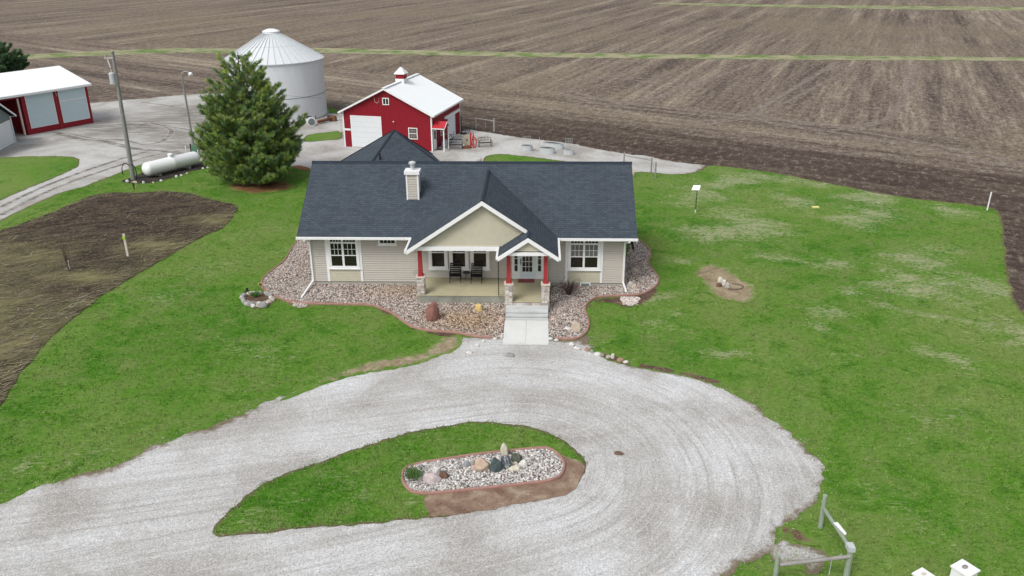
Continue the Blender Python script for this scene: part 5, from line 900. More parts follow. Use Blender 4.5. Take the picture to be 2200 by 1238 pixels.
for s_ in (-1, 1):
    xe_ = BW/2+s_*(BW/2+o_); ze_ = BR+.1-BS*(BW/2+o_); P_ = [(BW/2, -o_, BR+.1), (BW/2, BL+o_, BR+.1), (xe_, BL+o_, ze_), (xe_, -o_, ze_)]
    if s_ > 0: P_ = P_[::-1]
    mb.prism(P_, (0, 0, -.06))
    y = -o_+.15
    while y < BL+o_: mb.bar((BW/2, y, BR+.105), (xe_, y, ze_+.005), .04, .03); y += .3
mb.build('roof', 'roof_white', barn)
mb = MB(); mb.bar((BW/2, -o_-.01, BR+.13), (BW/2, BL+o_+.01, BR+.13), .36, .04); mb.build('ridge_cap', 'roof_white', barn)
for s_ in (-1, 1):
    xe_ = BW/2+s_*(BW/2+o_); ze_ = BR+.1-BS*(BW/2+o_)
    for y_ in (-o_-.03, BL+o_+.0): MB().prism([(BW/2, y_, BR+.11), (xe_, y_, ze_+.01), (xe_, y_, ze_-.17), (BW/2, y_, BR-.07)], (0, .03, 0)).build('fascia', 'white', barn)
    MB().box(min(xe_, xe_+s_*.03), max(xe_, xe_+s_*.03), -o_, BL+o_, ze_-.16, ze_+.005).build('fascia', 'white', barn)
for x_, y_ in ((0, 0), (BW, 0), (BW, BL), (0, BL)): MB().box(x_-.10 if x_ else -.025, x_+.025 if x_ else .11, y_-.03 if not y_ else BL-.1, y_+.11 if not y_ else BL+.03, 0, BZ).build('corner_trim', 'white', barn)
gd = MB(); 
for i in range(6): z0 = .04+i*.505; gd.box(.92, 3.98, -.045, -.02, z0, z0+.495); [gd.box(.92, 3.98, -.052, -.046, z0+.05+j*.16, z0+.12+j*.16) for j in range(3)]
gd.build('garage_door', 'bin_white', barn)
mb = MB(); mb.box(.82, .92, -.06, -.02, 0, 3.17); mb.box(3.98, 4.08, -.06, -.02, 0, 3.17); mb.box(.92, 3.98, -.06, -.02, 3.07, 3.17); mb.build('door_trim', 'white', barn)
def bwin(x0, x1, z0, z1, y, cols, rows, axis='y', parent=None):
    parent = parent or barn
    if axis == 'y':
        f = MB().box(x0, x1, y-.06, y-.02, z0, z0+.08).box(x0, x1, y-.06, y-.02, z1-.08, z1).box(x0, x0+.08, y-.06, y-.02, z0+.08, z1-.08).box(x1-.08, x1, y-.06, y-.02, z0+.08, z1-.08).box(x0+.08, x1-.08, y-.055, y-.02, (z0+z1)/2-.03, (z0+z1)/2+.03) if rows > 1 else MB().box(x0, x1, y-.06, y-.02, z0, z0+.08).box(x0, x1, y-.06, y-.02, z1-.08, z1).box(x0, x0+.08, y-.06, y-.02, z0+.08, z1-.08).box(x1-.08, x1, y-.06, y-.02, z0+.08, z1-.08).box((x0+x1)/2-.03, (x0+x1)/2+.03, y-.055, y-.02, z0+.08, z1-.08)
        f = f.build('window', 'white', parent); MB().box(x0+.08, x1-.08, y-.035, y-.021, z0+.08, z1-.08).build('pane', 'glass', f)
        if rows > 1:
            k = MB()
            for i in range(1, cols): xx = x0+.08+(x1-x0-.16)*i/cols; k.box(xx-.01, xx+.01, y-.045, y-.036, z0+.08, z1-.08)
            for j in range(1, rows): zz = z0+.08+(z1-z0-.16)*j/rows; k.box(x0+.08, x1-.08, y-.047, y-.037, zz-.01, zz+.01)
            k.build('muntin', 'cap_stone', f)
bwin(6.85, 7.79, 1.1, 2.22, 0, 4, 6); bwin(4.33, 5.01, 4.32, 5.0, 0, 2, 1)
MB().box(.12, .78, -.04, -.02, 1.64, 1.84).build('sign_board', 'white', barn)
# pipe for the power line and a small lamp and spigot on the front wall
MB().tube([(3.5, -.04, 5.0), (3.55, -.06, 4.6), (3.75, -.06, 4.45), (3.95, -.06, 4.6), (4.02, -.08, 4.98)], .02, 6).build('service_conduit', 'cap_stone', barn)
wl = MB().tube([(5.36, -.02, 2.72), (5.36, -.10, 2.74)], .06, 8).build('wall_lamp', 'white', barn); MB().box(5.30, 5.42, -.05, -.02, 2.42, 2.54).build('wall_box', 'rust', barn)
# side wall
MB().box(BW+.02, BW+.05, 4.78, 7.15, .03, 2.40).build('sliding_door', 'bin_white', barn); MB().box(BW+.02, BW+.22, 3.75, 8.3, 2.42, 2.68).build('door_track_cover', 'white', barn)
sdp = MB().box(BW+.02, BW+.05, .22, 1.12, .03, 2.1).build('side_door', 'white', barn); MB().box(BW+.051, BW+.06, .42, .92, 1.1, 1.9).build('pane', 'glass', sdp); MB().box(BW+.05, BW+.09, 1.0, 1.06, .95, 1.05).build('handle', 'black', sdp)
w_ = MB().box(BW+.02, BW+.05, 2.45, 3.2, .98, 1.7).build('window', 'white', barn); MB().box(BW+.051, BW+.056, 2.53, 3.12, 1.06, 1.62).build('pane', 'glass', w_)
cn = MB()
for s_ in (-1, 1):
    q = [(BW+.03, .72, 2.80), (BW+1.32, .72, 2.80), (BW+1.32, .72+s_*.85, 2.30), (BW+.03, .72+s_*.85, 2.30)]; cn.prism(q if s_ < 0 else q[::-1], (0, 0, .04))
cn_o = cn.build('canopy_roof', 'canopy_red', barn); mb = MB()
for s_ in (-1, 1): mb.prism([(BW+1.33, .72, 2.85), (BW+1.33, .72+s_*.87, 2.35), (BW+1.33, .72+s_*.87, 2.23), (BW+1.33, .72, 2.71)], (.03, 0, 0))
mb.box(BW+.03, BW+1.3, -.12, -.09, 2.2, 2.32); mb.build('canopy_fascia', 'white', barn)
for y_ in (.02, 1.42): MB().box(BW+1.13, BW+1.23, y_-.05, y_+.05, 0, 2.27).build('canopy_post', 'white', barn)
tag(MB().box(-5.9-.45, -5.9+.45, 35.0, 35.5, .02, .05).build('doormat', 'black'), 'black doormat at the barn side door under the canopy', 'doormat')
tag(MB().box(-6.2+.6, -6.2+1.1, 36.3, 36.8, .02, .55).lathe([(.2, .55), (.22, .6), (.2, .7), (.05, .72)], -5.3, 36.5, 10).build('metal_bin', 'galv'), 'low galvanised bin against the red barn wall behind the canopy posts', 'bin')
# cupola
cp = MB().box(BW/2-.46, BW/2+.46, 4.0, 4.92, BR-.22, BR+.35).build('cupola', 'white', barn); MB().box(BW/2-.42, BW/2+.42, 4.04, 4.88, BR+.35, BR+.80).build('cupola_wall', 'barn_red', cp)
mb = MB(); mb.frustum(BW/2, 4.46, BR+.80, BR+.88, 1.1, 1.1); mb.frustum(BW/2, 4.46, BR+.88, BR+1.45, 1.08, .12); mb.build('cupola_roof', 'roof_white', cp)
MB().tube([(BW/2, 4.46, BR+1.4), (BW/2, 4.46, BR+2.1)], .018, 6).bar((BW/2-.22, 4.46, BR+1.9), (BW/2+.22, 4.46, BR+1.9), .02, .05).build('weathervane', 'steel_dark', cp)
# ================================================================ SILO
silo = thing('grain_bin', 'tall corrugated steel grain bin with ribbed white conical roof', 'grain bin', (-26.65, 53.0, 0))
def mat_silo():
    t = NT('corrugated_steel'); p = t.obj(); s = t.n('ShaderNodeSeparateXYZ'); t.l(p, s.inputs[0]); z = s.outputs[2]
    w = t.math('SINE', t.math('MULTIPLY', z, 62.)); ln = t.math('FRACT', t.math('MULTIPLY', z, 1/.83)); k = t.rng(ln, .0, .03, 1., 0.)
    a = t.noise(t.map(p, sc=(1, 1, .25)), 1.2, 5, .6); c = t.mix(a, (.62, .65, .68), (.76, .79, .81)); c = t.mix(t.math('MULTIPLY', k, .35), c, (.28, .30, .31)); c = t.mix(t.rng(w, .2, 1., 0., .18), c, (.3, .32, .34)); t.bump(w, .3, .012)
    return t.fin(c, .5, .4, .25)
M['silo'] = mat_silo(); M['silo_roof'] = paint('silo_roof', (.60, .63, .65), .45, .3, .06)
MB().lathe([(5.5, .1)]+[(5.5, .1+i*.2) for i in range(1, 32)]+[(5.5, 6.5)], n=96).build('wall', 'silo', silo, True)
MB().lathe([(5.45, 0), (5.7, 0), (5.7, .12), (5.45, .12)], n=64).build('base_ring', 'concrete_old', silo)
mb = MB(); mb.lathe([(5.66, 6.42), (5.68, 6.52), (.85, 9.35), (.80, 9.32)], n=72); mb.build('roof', 'silo_roof', silo)
mb = MB()
for k in range(40): a = 6.2832*k/40; mb.bar((5.66*math.cos(a), 5.66*math.sin(a), 6.56), (.9*math.cos(a), .9*math.sin(a), 9.36), .035, .08)
mb.build('roof_ribs', 'galv', silo)
mb = MB(); mb.lathe([(.95, 9.30), (.95, 9.5), (1.0, 9.52), (.9, 9.60), (.4, 9.78), (.01, 9.8)], n=32); mb.build('fill_cap', 'roof_white', silo)
mb = MB(); mb.lathe([(3.05, 7.99), (3.08, 8.05), (3.02, 8.10)], n=64); mb.build('roof_ring', 'galv', silo)
# bolted vertical seams and the darker joint ring
mb = MB(); mb.lathe([(5.505, 2.62), (5.53, 2.66), (5.505, 2.70)], n=96); mb.build('wind_ring', 'garage_grey', silo)
fan = thing('aeration_fan', 'round galvanised aeration fan at the foot of the grain bin', 'fan', (-21.2, 46.3, .02), math.radians(-20)); MB().tube([(-.9, .8, .5), (0, 0, .5)], [.34, .40], 20).build('duct', 'galv', fan); mb = MB(); mb.tube([(0, 0, .5), (.12, -.1, .5)], [.52, .52], 24); mb.build('housing', 'bin_white', fan); MB().tube([(.122, -.102, .5), (.14, -.117, .5)], .38, 20).build('fan_grille', 'garage_grey', fan); mb = MB(); mb.box(-.3, -.25, -.1, -.05, 0, .95); mb.box(-.75, -.2, .1, .5, .82, 1.02); mb.build('stand', 'steel_dark', fan)
aug = thing('grain_auger', 'low brown rusty machine parts on the ground beside the grain bin', 'machine', (-19.7, 48.6, .02)); MB().tube([(-1.0, -1.2, .25), (.4, .9, .35)], .18, 10).build('tube', 'rust', aug); MB().box(-.1, .6, .3, 1.0, 0, .55).build('motor', 'brown_wood', aug); MB().box(-.5, .2, 1.0, 1.5, 0, .5).build('gearbox', 'steel_dark', aug)
mb = MB(); mb.tube([(-1.45, -1.0, .3), (-1.3, -.8, .9)], .05, 6); mb.build('lever', 'steel_dark', aug)
# ================================================================ LEFT MACHINE SHED
SA = math.radians(60.2176); shed = thing('machine_shed', 'long white roofed shed with red frames round two tall pale doors', 'shed', (-50.42, 41.48, .02), SA)
LS, HS, RS, DS = 7.6, 4.35, 1.45, 5.0
mb = MB(); mb.box(0, .42, 0, .15, 0, HS); mb.box(3.5, 4.1, 0, .15, 0, HS); mb.box(7.28, LS, 0, .15, 0, HS); mb.box(.42, 3.5, 0, .15, 0, .62); mb.box(4.1, 7.28, 0, .15, 0, .58); mb.box(.42, 3.5, 0, .15, 4.15, HS); mb.box(4.1, 7.28, 0, .15, 4.15, HS)
mb.box(-14, 0, 0.02, .15, 3.9, HS); mb.build('front_wall', 'barn_red', shed)
for x_ in (3.78,): MB().box(x_-.03, x_+.03, -.03, -.002, 0, HS).build('door_post', 'post_red', shed)
for a, b, z in ((.42, 3.5, .62), (4.1, 7.28, .58)):
    p_ = MB(); p_.box(a+.06, b-.06, .03, .08, z+.06, 4.1); nn = 9
    for i in range(nn): zz = z+.1+i*(4.0-z)/nn; p_.box(a+.06, b-.06, .012, .029, zz, zz+.1)
    p_.build('door_panel', 'sheet_grey', shed)
    mb = MB(); mb.box(a, a+.06, -.02, .028, z, 4.15); mb.box(b-.06, b, -.02, .028, z, 4.15); mb.box(a+.06, b-.06, -.02, .028, z, z+.06); mb.box(a+.06, b-.06, -.02, .028, 4.09, 4.15)
    if a > 4: mb.box(a+.06, b-.06, -.02, .011, 2.88, 2.98)
    mb.build('door_trim', 'white', shed)
mb = MB(); mb.box(LS-.1, LS-.001, .15, 2*DS, 0, HS); mb.add([(LS-.001, 0, HS), (LS-.001, 2*DS, HS), (LS-.001, DS, HS+RS)], [(0, 1, 2)]); mb.build('end_wall', 'barn_red', shed); MB().box(-14, LS-.1, 2*DS-.1, 2*DS, 0, HS).build('back_wall', 'barn_red', shed)
MB().box(-.02, .0, .16, 2*DS-.2, 0, HS).build('bay_wall', 'barn_red', shed); MB().box(-6, -.05, 6, 6.1, 0, HS).build('bay_wall', 'interior', shed)
mb = MB(); mb.prism([(-14.3, -.45, HS-.05), (LS+.3, -.45, HS-.05), (LS+.3, DS, HS+RS+.1), (-14.3, DS, HS+RS+.1)], (0, 0, .08)); mb.prism([(LS+.3, 2*DS+.45, HS-.05), (-14.3, 2*DS+.45, HS-.05), (-14.3, DS, HS+RS+.1), (LS+.3, DS, HS+RS+.1)], (0, 0, .08))
x = -14.2
while x < LS+.3: mb.bar((x, -.45, HS+.04), (x, DS, HS+RS+.19), .04, .025); x += .3
mb.build('roof', 'roof_white', shed); MB().box(-14.3, LS+.3, -.52, -.455, HS-.2, HS+.03).build('gutter', 'white', shed)
for x_ in (-.35,): MB().box(x_-.08, x_+.08, .0, .16, 0, 3.9).build('bay_post', 'cap_stone', shed)
m_ = MB().tube([(-1.9, 1.5, .9), (-.8, 1.6, .9)], .35, 12).box(-2.2, -.6, 1.2, 2.0, .3, .8).build('implement', 'steel_dark'); m_.parent = None; m_.matrix_world = shed.matrix_world if False else Matrix.Translation((-50.42, 41.48, .02)) @ Matrix.Rotation(SA, 4, 'Z'); tag(m_, 'dark implement parked in the open bay of the machine shed', 'implement')
mb = MB(); mb.tube([(3.9, -.06, 4.1), (3.75, -.12, 3.9), (3.9, -.1, 3.75), (3.8, -.1, 3.55)], .03, 6); mb.build('door_hardware', 'galv', shed)
# ---- grey garage in front of it
ga = math.atan2(38.0-34.64, -49.79+49.27); gar = thing('grey_garage', 'corner of a grey sided garage with a white overhead door at the left edge', 'garage', (-49.79, 38.0, .02), ga)
# local x runs back along the front wall (from the near left towards the far right corner)
mb = MB(); mb.prism([(0, 0, 0), (0, 0, 2.75), (-4.0, 0, 5.05), (-8, 0, 2.75), (-8, 0, 0)], (0, .12, 0)); mb.box(-.12, 0, .12, 9, 0, 2.75); mb.build('wall', 'garage_grey', gar)
MB().box(-7.4, -.45, -.03, -.005, .05, 2.25).build('garage_door', 'bin_white', gar); mb = MB(); mb.box(-.14, .03, -.04, -.004, 0, 2.72); mb.box(-.4, -.3, -.045, -.006, 0, 2.35); mb.box(-7.4, -.3, -.046, -.006, 2.27, 2.4); mb.build('trim', 'white', gar)
mb = MB(); mb.prism([(.45, -.4, 2.62), (.45, 9.4, 2.62), (-4.0, 9.4, 5.2), (-4.0, -.4, 5.2)], (0, 0, .1)); mb.prism([(-4.0, -.4, 5.2), (-4.0, 9.4, 5.2), (-8.45, 9.4, 2.62), (-8.45, -.4, 2.62)], (0, 0, .1)); mb.build('roof', 'shingle', gar); MB().prism([(.47, -.42, 2.75), (-4, -.42, 5.32), (-4, -.42, 5.12), (.47, -.42, 2.55)], (0, .05, 0)).build('fascia', 'white', gar); MB().box(.45, .56, -.4, 9.4, 2.55, 2.72).build('gutter', 'white', gar)
# ================================================================ POLES AND WIRES
up_ = thing('utility_pole', 'tall grey wooden utility pole with transformer at the left end of the propane tank', 'utility pole', (-31.09, 23.68, .02)); UT = Vector((.0, .35, 10.75))
MB().tube([(0, 0, 0), tuple(UT)], [.20, .13], 14).build('pole', 'pole_wood', up_)
def upz(z): return UT*(z/10.75)
q = upz(8.6); tr_ = MB().lathe([(.01, -.45), (.24, -.45), (.25, .4), (.19, .46), (.01, .47)], q.x-.28, q.y-.12, 16).build('transformer', 'galv', up_); tr_.location.z = q.z
MB().tube([(q.x-.28, q.y-.12, q.z+.45), (q.x-.28, q.y-.12, q.z+.75)], .04, 8).build('bushing', 'cap_stone', tr_).location.z = -q.z
q = upz(10.2); mb = MB(); mb.bar((q.x-.7, q.y-.1, q.z), (q.x+.05, q.y-.1, q.z+.05), .06, .08); mb.tube([(q.x-.6, q.y-.1, q.z), (q.x-.6, q.y-.15, q.z+.35)], .05, 8); mb.build('cutout_arm', 'galv', up_); MB().tube([(q.x-.42, q.y-.15, q.z-.1), (q.x-.30, q.y-.15, q.z-.75)], .045, 8).build('fuse', 'bin_white', up_)
q = upz(10.6); MB().tube([(q.x, q.y, q.z), (q.x, q.y, q.z+.25)], .05, 8).build('insulator', 'cap_stone', up_)
mb = MB(); mb.tube([(-.35+.4*math.cos(a), -.2, .75+.75*math.sin(a)) for a in [3.5-i*.3 for i in range(10)]], .04, 8); mb.tube([(.25+.25*math.cos(a), -.25, .7+.7*math.sin(a)) for a in [1.9-i*.35 for i in range(10)]], .04, 8); mb.build('cable_loop', 'cable', up_)
lp = thing('yard_light', 'slim grey pole with a curved arm yard lamp beside the pine', 'street lamp', (-28.84, 32.04, .02)); LT = Vector((-.16, .1, 7.7)); MB().tube([(0, 0, 0), tuple(LT)], [.12, .08], 12).build('pole', 'pole_wood', lp)
MB().tube([tuple(LT-Vector((0, 0, .25))), tuple(LT+Vector((.08, -.05, .15))), tuple(LT+Vector((.35, -.1, .30))), tuple(LT+Vector((.75, -.15, .22)))], .028, 8).build('arm', 'galv', lp)
mb = MB(); mb.lathe([(.02, .14), (.14, .10), (.19, -.02), (.17, -.18), (.02, -.2)], 0, 0, 14); o = mb.build('lamp_head', 'lamp_glass', lp, True); o.location = LT+Vector((.9, -.17, .1))
def wire(name, a, b, sag, label, r=.012):
    a, b = Vector(a), Vector(b); P = [a.lerp(b, i/16)-Vector((0, 0, sag*4*(i/16)*(1-i/16))) for i in range(17)]; o = MB().tube([tuple(p-a) for p in P], r, 5).build(name, 'cable', loc=a); return tag(o, label, 'power line')
wire('power_line', (-31.1, 24.0, 9.3), (-29.0, 32.14, 7.3), .9, 'sagging overhead wire from the utility pole to the yard light pole'); 
wire('power_line', (-28.95, 32.14, 7.2), (-11.9, 35.45, 4.9), .5, 'thin overhead wire from the yard light pole to the red barn gable', .010)
gb = thing('meter_box', 'green painted meter cabinet at the foot of the yard light pole', 'meter box', (-28.45, 31.3, .02)); MB().box(-.3, .3, -.15, .15, .15, 1.25).build('cabinet', 'green_box', gb); MB().box(-.25, .25, -.17, -.151, .6, 1.15).build('door', 'green_box', gb); MB().box(-.42, -.34, -.1, .1, 0, 1.4).build('support_post', 'black', gb); MB().box(.34, .42, -.1, .1, 0, 1.3).build('support_post', 'pole_wood', gb)
# ================================================================ PROPANE TANK
a0, a1 = Vector((-29.35, 24.0)), Vector((-26.85, 28.0)); mid = (a0+a1)/2; ang = math.atan2((a1-a0).y, (a1-a0).x); L_ = (a1-a0).length; RT = .60
pt = thing('propane_tank', 'long white horizontal propane tank on black mulch', 'propane tank', (mid.x-.55, mid.y+.25, .04), ang)
# the lathe axis is z; build the capsule along x
n = 40; prof = [(-L_/2-.02-RT*.75*math.cos(i*math.pi/16), RT*math.sin(i*math.pi/16)) for i in range(0, 9)]+[(-.02, RT), (0, RT*1.012), (.02, RT)]+[(L_/2+RT*.75*math.sin(i*math.pi/16), RT*math.cos(i*math.pi/16)) for i in range(0, 9)]
vs = [(x, max(r, .002)*math.cos(2*math.pi*j/n), RT+.18+max(r, .002)*math.sin(2*math.pi*j/n)) for x, r in prof for j in range(n)]; mb = MB(); mb.add(vs, [(i*n+j, i*n+(j+1) % n, (i+1)*n+(j+1) % n, (i+1)*n+j) for i in range(len(prof)-1) for j in range(n)]); mb.build('tank_body', 'tank_white', pt, True)
MB().lathe([(.20, 2*RT+.14), (.22, 2*RT+.38), (.25, 2*RT+.40), (.20, 2*RT+.47), (.01, 2*RT+.50)], 0, 0, 18).build('valve_dome', 'tank_white', pt)
for s_ in (-1, 1): mb = MB(); mb.box(s_*L_*.32-.1, s_*L_*.32+.1, -.42, .42, 0, .32); mb.build('saddle', 'concrete_old', pt)
# ================================================================ BARN YARD THINGS
def metal_bench(label, x, y, rz):
    r = thing('garden_bench', label, 'bench', (x, y, .03), rz, 'dark metal garden benches by the barn'); w = .62
    for sx in (-1, 1):
        for yy, h in ((-.25, .62), (.25, .45)): MB().tube([(sx*w, yy, 0), (sx*w, yy, h)], .028, 6).build('leg', 'steel_dark', r)
        MB().tube([(sx*w, -.27, .62), (sx*w, .27, .64)], .028, 6).build('armrest', 'steel_dark', r)
    mb = MB(); 
    for i in range(5): mb.box(-w, w, -.25+i*.1, -.25+i*.1+.06, .42, .44)
    mb.build('seat', 'steel_dark', r); mb = MB(); mb.tube([(-w, .27, .42), (-w, .34, .82), (-.2, .35, .90), (.2, .35, .90), (w, .34, .82), (w, .27, .42)], .03, 6); mb.tube([(-w, .30, .60), (w, .30, .60)], .022, 6)
    for i in range(6): xx = -w+.2+i*.17; mb.tube([(xx, .30, .60), (xx+.05*(-1)**i, .34, .86)], .015, 5)
    mb.build('backrest', 'steel_dark', r)
metal_bench('dark metal garden bench standing alone on the gravel, right of the red hand pump', -1.28, 36.4, .28); metal_bench('dark metal garden bench in front of the old farm implement by the barn', -4.12, 35.4, 0.)
rp = thing('hand_pump', 'bright red cast iron hand pump with curved handle on the gravel', 'hand pump', (-2.45, 36.0, .02)); mb = MB(); mb.tube([(-.25, 0, 0), (-.25, 0, 1.5)], .07, 8); mb.tube([(-.25, 0, 1.25), (.0, 0, 1.45), (.1, 0, .9)], .05, 8); mb.build('pump_body', 'pump_red', rp)
mb = MB(); mb.tube([(.1+.22*math.cos(a), -.05, .55+.52*math.sin(a)) for a in [i*.42 for i in range(16)]], .05, 6); mb.tube([(-.05, .05, 1.2), (.05, .05, .2), (.2, .0, .0)], .045, 6); mb.build('handle', 'pump_red', rp); MB().tube([(-.05, 0, .82), (.4, 0, .82)], .035, 6).build('spout', 'pump_red', rp)
o = MB().lathe([(.01, 0), (.42, .0), (.38, .14), (.2, .26), (.01, .30)], -3.05, 35.9, 10, 1.2, .8).build('rusty_scrap', 'rust'); tag(o, 'low rusty red iron lump between the bench and the red pump', 'scrap iron')
im = thing('antique_implement', 'old horse drawn implement with spoked wheel and long grey beam by the barn', 'farm implement', (-4.3, 37.6, .02))
def spoke_wheel(root, x, y, z, r, ax, mat='steel_dark', n=9, name='wheel'):
    mb = MB(); f = (lambda a, k: (x+k*math.cos(a), y, z+k*math.sin(a))) if ax == 'x' else (lambda a, k: (x, y+k*math.cos(a), z+k*math.sin(a)))
    P_ = [f(i*2*math.pi/20, r) for i in range(21)]; mb.tube(P_, .035, 6)
    for i in range(n): mb.tube([f(i*2*math.pi/n, .04), f(i*2*math.pi/n, r)], .018, 5)
    mb.build(name, mat, root)
spoke_wheel(im, -.9, 0, .55, .52, 'x'); MB().bar((-1.2, -.1, 1.05), (1.6, -.5, .95), .10, .10).build('beam', 'wood_grey', im); mb = MB(); mb.tube([(-.9, 0, .5), (.6, -.1, .5)], .05, 6); mb.tube([(-.7, 0, .5), (-.7, -.1, 1.5)], .03, 6); mb.tube([(-.3, 0, .5), (-.2, -.1, 1.3)], .03, 6); mb.build('frame', 'steel_dark', im)
dr = thing('wooden_reel', 'round pale wooden cable reel end standing behind the bench', 'cable reel', (-3.15, 37.0, .02)); MB().tube([(0, 0, .55), (.06, .16, .55)], .55, 26).build('disc', 'tan_disc', dr); MB().tube([(-.01, -.03, .55), (0, 0, .55)], .09, 10).build('hub', 'steel_dark', dr)
mb = MB(); [mb.bar((0, -.012, .55), (.52*math.cos(a), -.012, .55+.52*math.sin(a)), .02, .02) for a in (0.3, 1.4, 2.4, 3.4, 4.5, 5.5)]; mb.build('spokes', 'wood_grey', dr)
wp = thing('well_pump', 'tall dark iron pump with spoked flywheel at the back corner of the barn', 'pump', (-3.9, 42.0, .02)); MB().tube([(-.25, 0, 0), (-.25, 0, 2.0)], .07, 8).build('column', 'steel_dark', wp); spoke_wheel(wp, .2, 0, .48, .45, 'x'); MB().box(-.4, .3, -.1, .2, 0, .2).build('base', 'steel_dark', wp)
# galvanised planter tanks
def planter(label, x, y, w, d, h, rz=0, trellis=0):
    r = thing('stock_tank_planter', label, 'planter', (x, y, .02), rz, 'galvanised stock tank planters'); a, b = w/2, d/2
    mb = MB(); P = [(1, 0), (1, .12), (1.02, .14), (1, .16), (1, h*.5), (1.02, h*.5+.02), (1, h*.5+.04), (1, h-.03), (1.04, h-.03), (1.04, h), (.96, h), (.96, h-.09)]; mb.lathe([(p, z) for p, z in P], 0, 0, 28, a, b); mb.build('tank', 'galv', r); MB().lathe([(.01, h-.08), (.96, h-.09)], 0, 0, 20, a, b).build('soil', 'soil', r)
    if trellis:
        mb = MB(); n = 5
        for i in range(n): xx = a*.8*(i/(n-1)*2-1)*.8; mb.tube([(xx, 0, h-.1), (xx, 0, h+trellis)], .010, 4)
        for z in (.3, .65, .95): mb.tube([(-a*.64, 0, h+trellis*z), (a*.64, 0, h+trellis*z)], .008, 4)
        mb.build('trellis', 'galv', r)
planter('galvanised stock tank planter farthest left on the gravel', 2.88, 34.85, 1.12, .8, .55, 0, .9); planter('oval galvanised stock tank planter nearest the house, in front of the longest one', 4.83, 33.9, 1.5, .9, .55, -.15, 0); planter('longest galvanised stock tank planter, behind the others', 5.45, 36.0, 2.1, .9, .55, -.35, 0); planter('smallest galvanised stock tank planter farthest right on the gravel', 6.88, 33.3, 1.02, .62, .5, -.1, 1.1)
o = MB().tube([(4.1, 34.6, 0), (4.1, 34.6, 1.4)], .02, 6).build('metal_stake', 'galv'); tag(o, 'thin metal stake beside the front oval planter', 'stake')
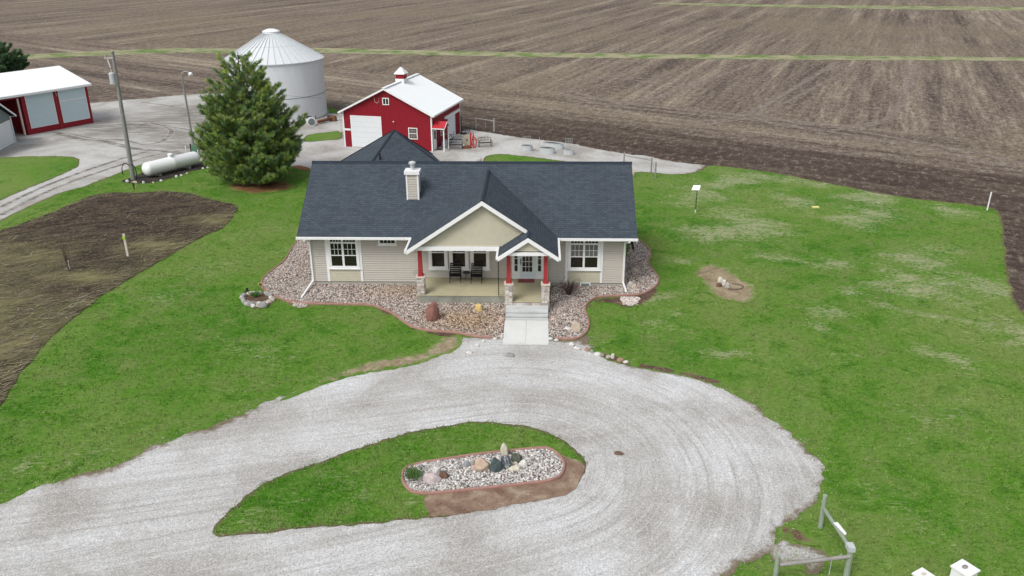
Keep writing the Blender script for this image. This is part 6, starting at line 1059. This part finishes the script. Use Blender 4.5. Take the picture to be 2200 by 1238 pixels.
# ================================================================ EVERGREENS
def mat_needle():
    t = NT('pine_needles'); c = t.mix(1., t.att('tint', 'Color'), t.grey(t.noise(t.pos(), .8, 3), .75, 1.25), 'MULTIPLY'); t.fin(c, .75, .25); t.b.inputs['Subsurface Weight'].default_value = 0; return t.m
M['needles'] = mat_needle()
def evergreen(name, label, x, y, H, prof, n_br, seed, npc, L_needle, pal, clump=.34, trunk_r=.22, lean=(0, 0), per=7, w=.022, bulge=0):
    rg = np.random.RandomState(seed); root = thing(name, label, 'tree', (x, y, .03))
    tp = [(lean[0]*t_+.12*math.sin(t_*5)+bulge*.6*math.sin(math.pi*t_), lean[1]*t_, H*t_*.97) for t_ in np.linspace(0, 1, 9)]; MB().tube(tp, [trunk_r*(1-t_*.92) for t_ in np.linspace(0, 1, 9)], 10).build('trunk', 'bark', root)
    zs, rs = zip(*prof); C_ = []; D_ = []; bm = MB()
    for i in range(n_br):
        t_ = 1-math.sqrt(1-(i+.5)/n_br*.995); t_ = .04+.95*t_ if t_ < 1 else .99; t_ = min(t_, .985); Rm = np.interp(t_, zs, rs); a = i*2.39996+rg.uniform(-.3, .3)
        lob = 1+.20*math.sin(a*3+t_*9+seed)+rg.uniform(-.30, .22); Rb = Rm*lob; z0 = H*t_-Rb*.28; z0 = max(z0, .35)
        bx, by = lean[0]*t_+bulge*math.sin(math.pi*min(t_*1.3, 1)), lean[1]*t_; p0 = np.array([bx, by, z0]); rise = Rb*(.18+.45*t_)+rg.uniform(-.15, .25); d = np.array([math.cos(a), math.sin(a), 0]); pts = []
        for k in range(6): s_ = k/5; pts.append(p0+d*Rb*s_+np.array([0, 0, rise*s_**1.7-.12*Rb*math.sin(s_*3)*.6*(1-t_)]))
        bm.tube([tuple(p) for p in pts], [.05*(1-t_*.7)*(1-k/6)+.008 for k in range(6)], 5, False); side = np.array([-d[1], d[0], 0])
        m = max(4, int(per*(Rb+.5)))
        for j in range(m):
            s_ = rg.uniform(.30, 1.)**.7; kk = min(int(s_*5), 4); q = pts[kk]*(1-(s_*5-kk))+pts[kk+1]*(s_*5-kk); wd = (1.05-s_)*Rb*.42+.12
            q = q+side*rg.uniform(-1, 1)*wd+np.array([0, 0, rg.uniform(-.12, .22)]); C_.append(q); D_.append(d*.7+side*rg.uniform(-.6, .6)+np.array([0, 0, rg.uniform(.35, 1.0)]))
        C_.append(pts[-1]); D_.append(d+np.array([0, 0, .7]))
    C_ = np.array(C_); D_ = np.array(D_); D_ /= np.linalg.norm(D_, axis=1)[:, None]; n = len(C_)
    bm.build('branches', 'bark', root)
    # every clump is a shoot: a spray of needle-wide faces along a short stem
    t_ = rg.uniform(0, 1, (n, npc)); base = C_[:, None]+D_[:, None]*(t_*clump)[..., None]+rg.normal(0, .05, (n, npc, 3)); nd = D_[:, None]*.75+rg.normal(0, .62, (n, npc, 3)); nd /= np.linalg.norm(nd, axis=2)[..., None]
    ln = L_needle*rg.uniform(.7, 1.3, (n, npc)); sd = np.cross(nd, rg.normal(size=(n, npc, 3))); sd /= np.linalg.norm(sd, axis=2)[..., None]; a = base-sd*w; b = base+sd*w; c = base+nd*ln[..., None]
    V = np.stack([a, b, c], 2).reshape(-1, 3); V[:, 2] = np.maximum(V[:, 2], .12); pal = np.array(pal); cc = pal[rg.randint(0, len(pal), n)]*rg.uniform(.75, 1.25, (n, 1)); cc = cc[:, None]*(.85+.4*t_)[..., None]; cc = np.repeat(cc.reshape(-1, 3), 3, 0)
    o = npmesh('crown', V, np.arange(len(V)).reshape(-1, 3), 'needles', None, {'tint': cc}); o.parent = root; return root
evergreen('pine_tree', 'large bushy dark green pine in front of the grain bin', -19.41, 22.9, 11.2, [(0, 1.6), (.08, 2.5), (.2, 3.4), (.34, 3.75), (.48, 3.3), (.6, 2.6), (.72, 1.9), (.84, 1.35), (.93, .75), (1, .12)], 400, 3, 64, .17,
          [(.14, .24, .055), (.18, .28, .058), (.08, .16, .05), (.26, .33, .075), (.14, .22, .11), (.20, .26, .11), (.22, .30, .06)], lean=(-.75, 0), bulge=-.65, w=.015)
evergreen('evergreen_tree', 'dark rounded evergreen behind the machine shed at the left edge', -74.5, 74.5, 6.2, [(0, 2.6), (.15, 3.6), (.35, 4.1), (.55, 3.8), (.75, 2.8), (.9, 1.6), (1, .3)], 300, 8, 60, .24, [(.07, .14, .06), (.09, .17, .065), (.055, .11, .06)], w=.03)
